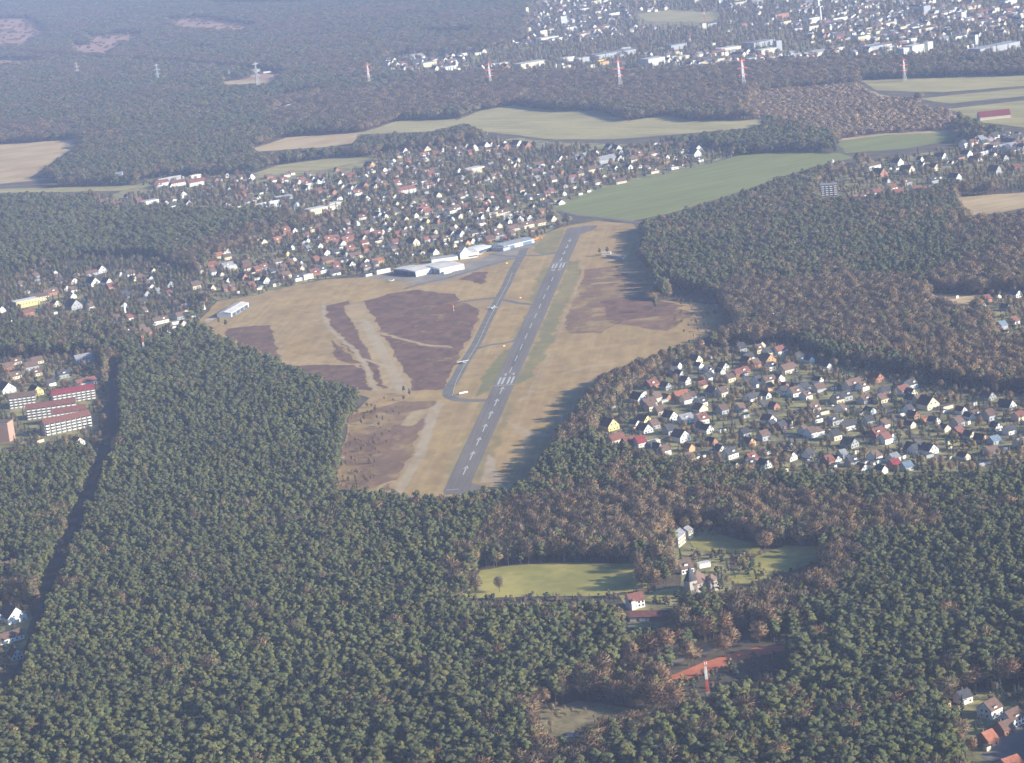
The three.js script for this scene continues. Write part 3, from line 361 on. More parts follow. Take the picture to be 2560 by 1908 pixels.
  ['right village', 1500, 1000, 7.868, `1470 405 200 g w d; 1740 455 250 e w g; 2065 475 200 e w r; 1930 335 100 f w d; 280 600 230 g y n; 760 535 55 g w d; 950 475 170 g y n; 960 655 200 g w n; 1120 570 120 e k n; 690 595 45 f o d; 1690 820 230 g w n; 380 860 280 e c r; 640 920 230 e b r; 850 925 180 e w m; 1090 875 220 f c l; 1200 1010 80 g k d; 1090 990 100 e k d; 1820 1015 110 g o o; 1330 1095 110 e w n; 1810 1240 80 e c n; 2060 1150 50 f w d; 1940 1180 40 f w d; 2140 1445 110 e c n; 2040 1385 50 f w d; 2170 1320 100 f c d; 1430 680 150 e k d`],
  ['right village', 1760, 850, 7.868, `1160 165 100 g c d; 1120 265 150 e c n; 510 235 110 g b n; 1560 285 220 e w r; 920 485 160 g o d; 1330 490 220 g o n; 440 595 140 g w n; 375 705 110 g w n; 780 700 330 e b r; 840 715 80 f w d; 1750 535 110 f w d; 1720 660 280 e c n; 1950 420 100 e w d; 2130 455 90 g w d; 140 665 90 g w d; 560 825 160 e c n; 430 1035 120 g c n; 420 1120 150 e c n; 1330 875 240 e c n; 1060 935 45 f w d; 1130 885 90 e w d; 1640 980 110 g b r; 1870 1005 75 g w d; 1840 1115 180 e w n; 2080 1175 130 e w n; 1280 1155 110 g w d; 1150 1170 50 f c d; 1330 1000 90 e o d; 1440 1365 90 g b n; 850 1400 60 f c d; 840 1530 120 f w d; 1360 1645 180 g w r; 1350 605 120 e w d; 1320 325 80 e c d; 1070 545 110 e b n; 780 240 130 e k d; 430 1460 150 e k n`],
  ['right village', 1760, 1000, 7.868, `130 655 160 g w d; 430 635 70 f w d; 350 640 40 f w d; 960 915 160 g o n; 230 905 110 g b d; 590 1155 230 e w d; 380 1060 170 g w d; 220 1055 150 f c d; 1750 555 140 g c n; 1590 595 90 e b d; 1000 1245 160 e b r; 930 1180 190 f c r; 1270 1345 170 g w d; 1770 1195 180 g w d; 1560 1435 250 f c d; 970 1355 180 e k d; 125 1320 110 f c d; 1275 1085 100 f w d; 660 1385 80 g c n; 1110 1500 60 g c n; 1240 800 180 e k n; 860 740 160 e k d`],
  ['right village', 2020, 920, 7.868, `430 35 110 g w d; 340 80 60 f w d; 270 315 120 g w d; 960 420 330 e c n; 1150 445 160 e w n; 1430 280 190 g b r; 1580 545 190 e w d; 1560 680 270 e c n; 650 710 160 e c d; 180 865 200 e c n; 340 915 190 f c d; 220 1075 160 e w d; 870 1220 260 e w d; 560 1125 160 e k d; 680 1075 70 f w d; 140 1365 130 e w n; 270 1325 70 e w n; 420 1270 65 f w d; 600 1425 150 e c d; 930 1570 200 g k n; 1600 1495 100 e w r; 1680 1435 60 g w r; 1450 1360 260 e b r; 1250 1125 130 e k d; 1290 910 70 g w d; 1050 945 100 f c d; 2100 565 160 g c d; 2110 685 170 g w d; 2150 995 130 g b n; 2090 405 200 e w d; 1200 700 220 e k n; 1860 955 100 f w d; 2080 1185 80 g c n; 530 430 100 f w d; 810 640 170 e k d`],
  ['right village', 2020, 1000, 7.868, `610 1265 170 g w d; 480 1310 170 e b r; 550 1350 50 f w d; 1410 1205 120 e w n; 1370 1265 180 f w d; 1760 1235 180 e w g; 1780 1370 130 e b m; 1540 1225 70 f w d; 1520 1445 80 g w d; 1140 1425 190 g w n; 2010 1400 180 e k b; 1920 1155 110 f w d; 1160 1275 90 f w d; 960 1060 80 f c d; 240 1250 50 f c d; 2170 1580 60 f c d; 2190 1055 100 e w d; 930 1310 120 e k d`],
  ['right village', 2280, 960, 7.868, `430 500 280 g c n; 720 495 230 f c n; 650 580 90 f w d; 1590 325 190 g k n; 1990 510 220 g w d; 510 800 120 g w d; 290 745 190 f b o; 1200 705 90 g w d; 1320 695 130 e w n; 1130 795 70 f w d; 1040 595 90 g w r; 1720 925 160 g w d; 1990 1000 190 e w d; 1210 1090 160 g c n; 1000 1040 110 e b r; 1450 1155 180 g o d; 1690 1190 190 e k b; 440 1380 220 g w n; 360 1455 170 f k d; 760 1300 100 f c d; 710 945 50 g c d; 730 1195 50 f c d; 1890 1305 90 f w d; 1100 1500 80 g c n; 770 1495 60 f w d; 1430 1610 250 f k d; 2180 730 60 e c r; 1250 425 80 f w d; 1600 720 130 e k n; 980 850 140 e k n`],
  ['upper estate', 2140, 340, 5.245, `255 440 190 e w n; 590 385 95 g w d; 870 335 60 g w d; 740 495 130 g c n; 900 415 70 g w n; 975 435 70 g w n; 1070 455 100 g c d; 1170 315 95 g w d; 1220 385 60 g w d; 1275 385 45 g w d; 1500 275 90 g w d; 1390 305 110 f b d; 1565 325 70 g w n; 1630 335 70 g w n; 1690 250 120 f w d; 1815 205 95 g w d; 1830 285 70 g w d; 1970 325 90 g k n; 1355 585 100 g w d; 1880 495 110 g k n; 370 530 120 g b n; 300 775 120 e w r; 500 715 120 e w r; 580 770 130 e b r; 815 725 120 e w r; 900 735 130 e w r; 120 845 80 e w r; 20 855 60 e b r; 380 805 90 e b r; 430 615 60 g k n; 690 645 110 e k n; 1110 565 30 f w d; 560 445 80 f w d; 455 445 60 f w d; 370 1275 150 e o o; 1840 1570 120 e c n; 2060 1450 130 e b r; 1780 10 50 f w d; 2040 105 60 e w r; 1600 25 80 e b n; 2030 10 90 e c n; 2130 440 100 e b r; 1040 620 110 e k d`],
  ['upper estate', 2380, 680, 9.178, `735 855 130 g w r; 1090 645 130 g w d; 1550 585 190 g w d; 1310 890 90 g k d; 1300 1505 80 g w n; 1510 1210 90 e w r; 1220 1320 130 e k b; 400 1005 110 f c d; 130 605 60 f w d; 860 700 130 e b r`],
  ['left estate', 0, 660, 6.884, `45 840 90 g w d; 1770 155 110 g w d; 1655 380 120 g w d; 1890 360 85 g w d; 2090 220 60 g w d; 960 190 55 g w d; 1270 595 75 g w n; 995 730 100 g c r; 690 645 260 e c n; 900 545 180 e b n; 490 735 310 f y l; 510 890 130 e b r; 1330 780 150 g k n; 960 865 45 f w d; 210 1060 60 g c n; 1930 435 90 e b r; 1600 200 150 e k n; 640 250 60 e k n`],
  ['left estate', 0, 880, 6.884, `670 750 135 g y d; 170 710 210 g w d; 1510 590 260 e w r; 60 1530 170 e b n; 1390 1610 120 g w o; 700 1560 90 f c n; 1130 450 180 e k d; 660 415 110 e c n; 280 470 150 e c n; 660 210 140 e c n; 300 220 130 e c n; 160 320 130 e b n; 560 310 180 e k n; 1500 185 300 e k g; 2170 195 60 g c n; 910 590 90 e w d`],
  ['left estate', 300, 680, 6.884, `720 890 210 e w n; 960 905 110 f w l; 1270 775 60 f w d; 1110 935 50 g c n; 630 1025 60 g c n; 830 1105 60 g w r; 930 975 70 f w d; 760 1185 50 g w d; 500 1085 90 e b n; 1000 1015 100 f k d; 890 260 110 g k n; 1330 295 120 e c n; 1610 315 60 g c n; 110 1565 70 g c d; 270 155 60 g c d; 600 935 60 f w d; 1060 820 120 e k n; 400 1020 90 e b n`],
  ['lower corner', 2280, 1680, 7.246, `650 670 110 g o n; 960 600 100 f w d; 1010 580 130 e w d; 870 1050 50 f w d; 1780 1150 220 e b n; 1490 1360 150 e b o; 1400 1440 70 f c d`],
  ['lower corner', 0, 1268, 2.578, `117 745 95 g w n; 0 750 60 g w d; 80 870 110 e w n; 118 985 60 g w n; 60 430 120 e k n`],
  ['right edge', 1700, 1268, 2.578, `2190 570 90 e w n`],
  ['far town', 900, 0, 4.434, `150 680 35 f w d; 200 670 40 g w d; 420 730 45 g w d; 385 670 25 g w d; 510 640 50 e k d; 770 670 60 e c n; 1170 615 80 f w d; 1310 610 70 f c d; 1380 590 50 g c d; 705 640 25 f w d; 845 680 45 f c d; 860 790 60 g c n; 1010 785 120 f w l; 1090 790 50 f w l; 1190 750 60 f c d; 1360 770 45 g w d; 1610 740 120 f c l; 1640 760 50 g b n; 1930 745 290 f c l; 1815 750 50 f o d; 1600 515 40 f w d; 1700 470 30 g w d; 1870 450 50 g o n; 1930 415 45 g w d; 2045 425 80 f c d 90; 2110 340 80 e c n; 1785 505 50 f w d; 1740 495 40 f w d; 1880 485 90 f w d; 2110 465 200 f w l; 1862 185 32 f c d 105; 640 740 30 f w d; 1500 740 90 f w l; 780 740 150 f c k`],
  ['far town', 1380, 0, 5.279, `165 330 80 f w d 120; 270 415 140 e w l; 270 305 45 f c d; 630 455 70 f w d; 80 550 150 f w d; 620 185 90 f c d 40; 590 60 140 f c d; 830 225 150 f w d; 95 105 50 g b n; 380 85 40 f w d; 380 535 60 g b n; 1390 865 235 f w l 100; 1220 870 110 f k b 60; 650 830 130 f Y n; 700 855 130 f o n; 540 900 60 f c d 50; 200 905 110 f c d; 147 890 22 f w d 60; 65 900 25 f w d 55; 850 755 560 f k g; 1215 750 70 f r d; 1190 640 45 g w d; 1630 725 120 f y l; 1712 745 22 f w d 60; 1680 650 230 f k b; 1750 795 160 f c l; 1855 610 60 f w d; 2010 850 100 f c d; 2170 840 50 f c d; 2110 825 40 f c d; 2020 435 60 f c d 130; 1970 400 30 f c d 70; 2120 365 130 f k d 60; 1640 975 60 f w l; 2140 705 60 f w d; 2130 605 70 f c d; 1915 40 60 f c d 50; 1000 680 150 f k l; 230 810 150 f w l; 430 820 150 f k l`],
  ['far town', 1780, 0, 5.279, `340 80 220 f c d 50; 150 35 120 f w d; 1360 305 160 f w d 75; 1350 400 140 f c d 60; 980 335 160 f c d; 1120 410 70 f w d; 730 355 80 f c n 50; 890 400 50 f w d; 1700 295 220 f w d; 1800 375 90 f w d; 1690 370 60 f w d; 1900 385 60 f w d; 1490 415 80 f c d; 1340 515 70 g c n; 1500 505 70 g b n; 1710 510 140 e b r; 1530 570 110 f c d; 1755 550 110 f c d; 2010 540 190 f c d; 1335 580 60 f c d; 700 610 340 f k g; 895 665 80 f k k 130; 760 715 230 f c l; 260 695 280 f c l; 170 745 100 f c d 60; 785 805 140 f Y l; 530 810 90 f c l; 1410 745 110 f w l; 1220 795 35 f w l; 1015 775 35 f w l; 1705 665 120 f w l; 2110 670 170 f k b; 1640 170 70 f w d; 1750 190 90 f w d; 240 415 70 f w d; 240 305 50 f w d; 540 335 30 f w d; 450 345 110 f b r; 800 270 50 f w d; 930 240 200 f b r; 950 290 100 f b r; 2050 500 90 f c d; 2080 400 110 f c d; 2080 440 120 f c d`],
  ['far town', 2150, 0, 5.407, `635 755 95 f w l 105; 795 715 195 f w l 105; 958 680 85 f w l 115; 630 615 95 f w l 60; 737 585 95 f w l 65; 425 675 130 f w l 50; 250 690 260 f k g; 1458 665 50 f w d 50; 1522 650 45 f w d 50; 1588 635 48 f w d 165; 1900 690 700 f k k; 915 195 110 f k d 120; 1200 295 40 f w d 75; 1350 230 60 f w d 80; 1410 250 80 f w d 90; 1690 200 200 e c r; 1720 285 190 e c r; 2050 180 150 e c r; 1950 270 120 e c r; 600 435 110 f c n 80; 530 200 120 f w d; 870 375 120 f w d; 450 335 120 f c d; 280 345 80 f c d; 250 405 100 f c d; 110 445 100 f c d; 260 455 100 f c d; 80 525 150 f w d; 240 545 80 f c d; 930 445 290 f c d; 1970 335 60 g c n; 2080 215 150 f k d; 1860 175 80 f c d 70; 2100 135 60 f c d 50; 1490 155 50 f c d 50; 1600 105 80 f w d; 1840 85 90 f c d; 2050 65 200 f w d; 2190 250 60 f w d 70; 1790 385 80 f c n; 1470 335 50 f w d; 1720 845 100 f k l; 840 735 60 f w l; 1000 130 60 f c d`],
];
function gableWall(span, len, hE, hR) {
  const s = new THREE.Shape([new THREE.Vector2(-span / 2, 0), new THREE.Vector2(span / 2, 0), new THREE.Vector2(span / 2, hE), new THREE.Vector2(0, hR), new THREE.Vector2(-span / 2, hE)]);
  const g = new THREE.ExtrudeGeometry(s, { depth: len, bevelEnabled: false }); g.translate(0, 0, -len / 2); return g;
}
function gableRoof(span, len, hE, hR, ov = 0.55, th = 0.24) {
  const a = Math.atan2(hR - hE, span / 2), L = span / 2 / Math.cos(a) + ov, parts = [];
  for (const s of [-1, 1]) { const b = new THREE.BoxGeometry(L, th, len + ov * 1.4); b.translate(-L / 2, th / 2 + 0.01, 0); b.rotateZ(a); b.translate(0, hR, 0); if (s > 0) b.scale(1, 1, 1), b.rotateY(Math.PI); parts.push(b); }
  return mergeGeometries(parts);
}
const uvMetres = (g) => { const p = g.attributes.position, n = g.attributes.normal, uv = g.attributes.uv; if (uv) for (let i = 0; i < p.count; i++) { if (Math.abs(n.getY(i)) > 0.3) uv.setXY(i, p.getX(i), p.getZ(i)); else uv.setXY(i, p.getX(i) + p.getZ(i), p.getY(i)); } return g; };
const boxAt = (w, h, d, x, y, z) => { const b = new THREE.BoxGeometry(w, h, d); b.translate(x, y, z); return b; };
const ORD = ['first', 'second', 'third', 'fourth', 'fifth', 'sixth', 'seventh', 'eighth', 'ninth', 'tenth', 'eleventh', 'twelfth', 'thirteenth', 'fourteenth', 'fifteenth', 'sixteenth', 'seventeenth', 'eighteenth', 'nineteenth', 'twentieth'];
const ordinal = (n) => (n <= 20 ? ORD[n - 1] : n % 10 === 0 ? ['thirtieth', 'fortieth', 'fiftieth'][n / 10 - 3] : ['twenty', 'thirty', 'forty'][Math.floor(n / 10) - 2] + '-' + ORD[(n % 10) - 1]);
const list = [];
for (const [nb, x0, y0, s, text] of streets) for (const row of text.split(';')) {
  const [x, y, w, t, wall, roof, hp] = row.trim().split(/\s+/), px = x0 + +x / s, py = y0 + +y / s, g = G(px, py), D = g[2];
  const turn = 0.58 + rr(-0.14, 0.14), cosT = Math.cos(turn - Math.atan2(g[0], -g[1]));
  let wm = (+w / s) * D / F / Math.max(0.6, cosT);
  const o = { nb, px, py, ws: +w / s, t, wall, roof, turn, x: g[0], z: g[1], D, town: nb === 'far town' };
  if (t === 'g') { wm = Math.min(15, Math.max(6.5, wm)); o.d = Math.max(9, wm * 1.2); o.hE = wm > 11 ? 4.6 : rr(3, 3.8); o.hR = o.hE + wm / 2 * rr(0.85, 1.05); }
  else if (t === 'e') { wm = Math.max(8, wm); o.d = wm > 26 ? 12 : rr(8.5, 10.5); o.hE = wm > 22 ? 6 : rr(3.2, 4.6); o.hR = o.hE + o.d / 2 * rr(0.7, 0.95); }
  else { wm = Math.max(3.2, wm); o.h = hp ? (+hp / s) * D / F * 0.98 : wm > 30 ? 8 : wm > 14 ? 5.5 : 2.9; o.d = hp ? Math.min(wm * 0.8, 40) : Math.max(3, Math.min(wm * 0.55, 32)); if (o.town && !hp) o.h = Math.min(11, Math.max(6, wm * 0.3)); }
  o.w = wm;
  o.kind = t !== 'f' ? 'house' : o.h > 22 ? 'tower' : wm >= 14 ? 'hall' : 'shed';
  o.cx = o.x - Math.sin(turn) * o.d / 2; o.cz = o.z - Math.cos(turn) * o.d / 2;
  list.push(o);
  const R = Math.max(o.w, o.d) / 2 + 2.5;
  if (Math.max(o.w, o.d) < 22) disc(o.cx, o.cz, R); else { const n = Math.ceil(o.w / 8); for (let i = 0; i <= n; i++) { const q = (i / n - 0.5) * o.w; disc(o.cx + Math.cos(turn) * q, o.cz - Math.sin(turn) * q, o.d / 2 + 3); } }
  const away = Math.hypot(o.x, o.z), reach = o.town ? 40 : o.nb === 'left estate' ? 34 : 22; for (let q = 2; q < reach; q += 4) disc(o.x - o.x / away * q + Math.sin(turn) * q * 0.3, o.z - o.z / away * q, Math.min(9, o.w / 2));
}
// rows for the labels: each quarter's buildings of a kind, nearest row first, then left to right
const quarters = new Map();
for (const o of list) { const k = o.nb + '|' + o.kind; if (!quarters.has(k)) quarters.set(k, []); quarters.get(k).push(o); }
for (const q of quarters.values()) { q.sort((a, b) => (b.py + (b.px - 1280) * 0.1) - (a.py + (a.px - 1280) * 0.1)); const per = 12; for (let i = 0; i < q.length; i += per) { const row = q.slice(i, i + per).sort((a, b) => a.px - b.px); row.forEach((o, k) => { o.row = i / per + 1; o.col = k + 1; }); } }
const KINDWORD = { house: { g: ['gabled house', 'house'], e: ['eaves-front house', 'house'] }, tower: { f: ['tower block', 'block'] }, hall: { f: ['flat-roofed hall', 'hall'] }, shed: { f: ['flat-roofed annexe', 'annexe'] } };
const limit = { house: 300, tower: 60, hall: 160, shed: 200 }, count = {};
list.sort((a, b) => b.ws - a.ws);
const rest = [];
const winGeo = new THREE.BoxGeometry(1.15, 1.3, 0.1), stripGeo = new THREE.BoxGeometry(1, 1.2, 0.1);
for (const o of list) {
  count[o.kind] = (count[o.kind] || 0) + 1;
  const wallM = wallMat[o.wall][Math.floor(rnd() * 3)], roofM = roofMat[o.roof][Math.floor(rnd() * 3)];
  let wallG, roofG;
  if (o.t === 'f') { wallG = boxAt(o.w, o.h, o.d, 0, o.h / 2, 0); roofG = boxAt(o.w + 0.5, 0.35, o.d + 0.5, 0, o.h + 0.18, 0); }
  else if (o.t === 'g') { wallG = gableWall(o.w, o.d, o.hE, o.hR - 0.05); roofG = gableRoof(o.w, o.d, o.hE, o.hR); }
  else { wallG = gableWall(o.d, o.w, o.hE, o.hR - 0.05); wallG.rotateY(Math.PI / 2); roofG = gableRoof(o.d, o.w, o.hE, o.hR); roofG.rotateY(Math.PI / 2); }
  uvMetres(roofG);
  if (count[o.kind] > limit[o.kind]) { rest.push([o, wallG, roofG]); continue; }
  const word = KINDWORD[o.kind][o.t];
  const label = `${WALL[o.wall][0]} ${word[0]}, ${ROOF[o.roof][0]} roof, ${ordinal(o.col)} from left in ${o.row === 1 ? "nearest" : ordinal(o.row)} ${word[1] === "house" ? "" : word[1] + " "}row of ${o.nb}`;
  const h = thing(o.kind === 'shed' ? 'annexe' : o.kind === 'hall' ? 'hall' : o.kind === 'tower' ? 'tower_block' : 'house', label, word[1] === 'annexe' ? 'annexe' : word[1], o.cx, 0, o.cz, o.turn, `${word[1]}s of the ${o.nb}`);
  mesh('wall', wallG, wallM, h); mesh('roof', roofG, roofM, h);
  const win = (x, y) => { const m = mesh('window', winGeo, glass, h); m.position.set(x, y, o.d / 2 + 0.02); };
  if (o.kind === 'house' && o.ws > 9) {
    const cx = o.t === 'g' ? rr(-0.1, 0.1) : rr(-o.w * 0.3, o.w * 0.3); mesh('chimney', boxAt(0.8, 2.2, 0.8, cx, o.hR + 0.2, o.t === 'g' ? rr(-0.3, 0.1) * o.d : -0.9), roofMat.n[1], h);
    if (o.ws > 13) { if (o.t === 'g') { win(-o.w * 0.17, o.hE + 0.9); win(o.w * 0.17, o.hE + 0.9); for (const k of [-0.3, 0.02, 0.3]) win(o.w * k, 1.6); } else { const n = Math.min(9, Math.round(o.w / 3.6)); for (let i = 0; i < n; i++) { const x = ((i + 0.5) / n - 0.5) * o.w; win(x, 1.6); if (o.hE > 5.4) win(x, 4.4); } } }
    if (o.t === 'e' && o.ws > 13 && o.hE < 5 && rnd() < 0.5) { const k = (o.hR - o.hE) / (o.d / 2), z = o.d / 2 - 1.6, dx = rr(-0.25, 0.25) * o.w; mesh('dormer', boxAt(2.6, 1.7, 2.4, dx, o.hE + 1.6 * k + 0.3, z - 0.6), wallMat.w[1], h); mesh('dormer_roof', boxAt(3.1, 0.2, 3, dx, o.hE + 1.6 * k + 1.27, z - 0.7), roofM, h); }
  } else if (o.kind === 'tower' && !(o.roof === 'l') && o.w > 14) {
    const n = Math.min(12, Math.floor(o.h / 3.2)); for (let i = 0; i < n; i++) { const m = mesh('window_band', stripGeo, glass, h); m.scale.x = o.w * 0.86; m.position.set(0, (i + 0.55) * o.h / n, o.d / 2 + 0.02); }
  } else if (o.kind === 'hall' && !o.town && o.ws > 14) { const n = Math.min(10, Math.round(o.w / 4)); for (let i = 0; i < n; i++) win(((i + 0.5) / n - 0.5) * o.w, o.h * 0.55); }
}
// what is too small to tell apart: one mass of distant houses
{
  const geos = [];
  const add = (g, m4, c) => { g = g.index ? g.toNonIndexed() : g; g.deleteAttribute('uv'); g.applyMatrix4(m4); const n = g.attributes.position.count, a = new Float32Array(n * 3); for (let i = 0; i < n; i++) a.set(c, i * 3); g.setAttribute('color', new THREE.BufferAttribute(a, 3)); geos.push(g); };
  const M4 = (o) => new THREE.Matrix4().makeRotationY(o.turn).setPosition(o.cx, 0, o.cz);
  for (const [o, a, b] of rest) { add(a, M4(o), WALL[o.wall][1]); add(b, M4(o), ROOF[o.roof][1]); }
  const townV = [[[1160, 0], [1450, 0], [1460, 60], [1250, 95], [1130, 100]], [[1700, 40], [2217, 20], [2217, 75], [2050, 90], [1850, 90], [1720, 80]], [[820, 130], [1000, 122], [1010, 150], [820, 155]], [[1560, 0], [2217, 0], [2217, 25], [1560, 35]], [[2090, 270], [2217, 260], [2217, 340], [2080, 320]], [[1380, 120], [1700, 115], [2000, 95], [2000, 112], [1500, 148]], [[330, 400], [850, 340], [1400, 330], [1280, 415], [1150, 510], [850, 575], [690, 595], [560, 600], [700, 480]], [[1340, 900], [1540, 770], [1800, 800], [2217, 870], [2217, 990], [1700, 1010]], [[0, 620], [320, 570], [420, 690], [100, 700]]];
  townV.forEach((p, pi) => { const q = polyV(p); let x0 = 1e9, x1 = -1e9, z0 = 1e9, z1 = -1e9; for (const [x, z] of q) { x0 = Math.min(x0, x); x1 = Math.max(x1, x); z0 = Math.min(z0, z); z1 = Math.max(z1, z); } let made = 0; for (let k = 0; k < 4000 && made < [170, 230, 40, 120, 30, 80, 120, 26, 34][pi]; k++) { const x = rr(x0, x1), z = rr(z0, z1); if (!inPoly(q, x, z) || (coverAt(x, z) !== 2 && coverAt(x, z) !== 8)) continue; made++; const near = pi > 5, big = !near && rnd() < 0.15, w = big ? rr(18, 40) : near ? rr(5, 11) : rr(8, 13), o = { cx: x, cz: z, turn: 0.58 + rr(-0.2, 0.2) + (rnd() < 0.3 ? 1.57 : 0) }, hE = near ? rr(2.6, 3.6) : rr(4.5, 7.5); disc(x, z, Math.max(w, 9) / 2 + 3); const wk = 'wwwwcck'[Math.floor(rnd() * 7)], rk = 'ddnnnrg'[Math.floor(rnd() * 7)]; add(gableWall(10, w, hE, hE + 4).rotateY(Math.PI / 2), M4(o), WALL[wk][1]); add(gableRoof(10, w, hE, hE + 4.05).rotateY(Math.PI / 2), M4(o), ROOF[rk][1]); } });
  tag(mesh('small_houses', mergeGeometries(geos), new THREE.MeshStandardMaterial({ vertexColors: true, roughness: 0.9 })), 'mass of small distant houses in the villages and the far town', null, null, 'stuff');
}
// ------------------------------------------------------------------ larger buildings, each from three roof corners (front left, front right, a back corner) at eaves height
function building(name, label, cat, [x0, y0, s], fl, fr, bl, o) {
  const at = ([x, y]) => { const g = G(x0 + x / s, y0 + y / s, o.h); return new THREE.Vector2(g[0], g[1]); };
  const A = at(fl), B = at(fr), u = B.clone().sub(A), w = u.length(), turn = Math.atan2(-u.y, u.x), n = new THREE.Vector2(Math.sin(turn), Math.cos(turn));
  const d = bl ? Math.max(4, A.clone().sub(at(bl)).dot(n)) : o.depth;
  const C = A.clone().add(B).multiplyScalar(0.5).addScaledVector(n, -d / 2);
  const t = thing(name, label, cat, C.x, 0, C.y, turn, o.group);
  const rise = o.rise || 0, roofM = o.roof.isMaterial ? o.roof : roofMat[o.roof][1], wallM = o.wall.isMaterial ? o.wall : wallMat[o.wall][0];
  if (!rise) { mesh('wall', boxAt(w, o.h, d, 0, o.h / 2, 0), wallM, t); mesh('roof', uvMetres(boxAt(w + 0.6, 0.5, d + 0.6, 0, o.h + 0.26, 0)), roofM, t); }
  else if (o.ridge === 'across') { mesh('wall', gableWall(w, d, o.h, o.h + rise - 0.05), wallM, t); mesh('roof', uvMetres(gableRoof(w, d, o.h, o.h + rise, 0.5, 0.3)), roofM, t); }
  else { mesh('wall', gableWall(d, w, o.h, o.h + rise - 0.05).rotateY(Math.PI / 2), wallM, t); mesh('roof', uvMetres(gableRoof(d, w, o.h, o.h + rise, 0.5, 0.3).rotateY(Math.PI / 2)), roofM, t); }
  const n8 = Math.ceil(w / 8), m8 = Math.ceil(d / 8); for (let i = 0; i <= n8; i++) for (let j = 0; j <= m8; j++) { const p = A.clone().addScaledVector(u, i / n8).addScaledVector(n, -d * j / m8); disc(p.x, p.y, 9); }
  const away = Math.hypot(C.x, C.y); for (let i = 0; i <= n8; i++) { const p = A.clone().addScaledVector(u, i / n8); for (let q = 3; q < (o.clear || 14); q += 4) disc(p.x - C.x / away * q, p.y - C.y / away * q, 5); }
  return Object.assign(t, { w, d, h: o.h });
}
const C3 = [500, 590, 7.343], AP = [880, 590, 4.434], L2 = [0, 880, 6.884], G1 = [1540, 1300, 6.353], B1 = [2280, 1680, 7.246], U3 = [1700, 0, 2.578], C1 = [240, 400, 6.119], KAc = [1080, 540, 4.8196];
const panel = (t, name, m, w, h, x, y, z, dpt = 0.12) => mesh(name, boxAt(w, h, dpt, x, y, z), m, t);
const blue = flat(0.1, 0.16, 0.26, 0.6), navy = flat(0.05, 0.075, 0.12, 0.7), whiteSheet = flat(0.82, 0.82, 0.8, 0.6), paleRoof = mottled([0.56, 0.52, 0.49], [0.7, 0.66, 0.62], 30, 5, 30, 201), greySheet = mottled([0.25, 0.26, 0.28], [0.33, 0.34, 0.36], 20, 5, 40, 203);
const hangarGroup = 'hangars along the apron';
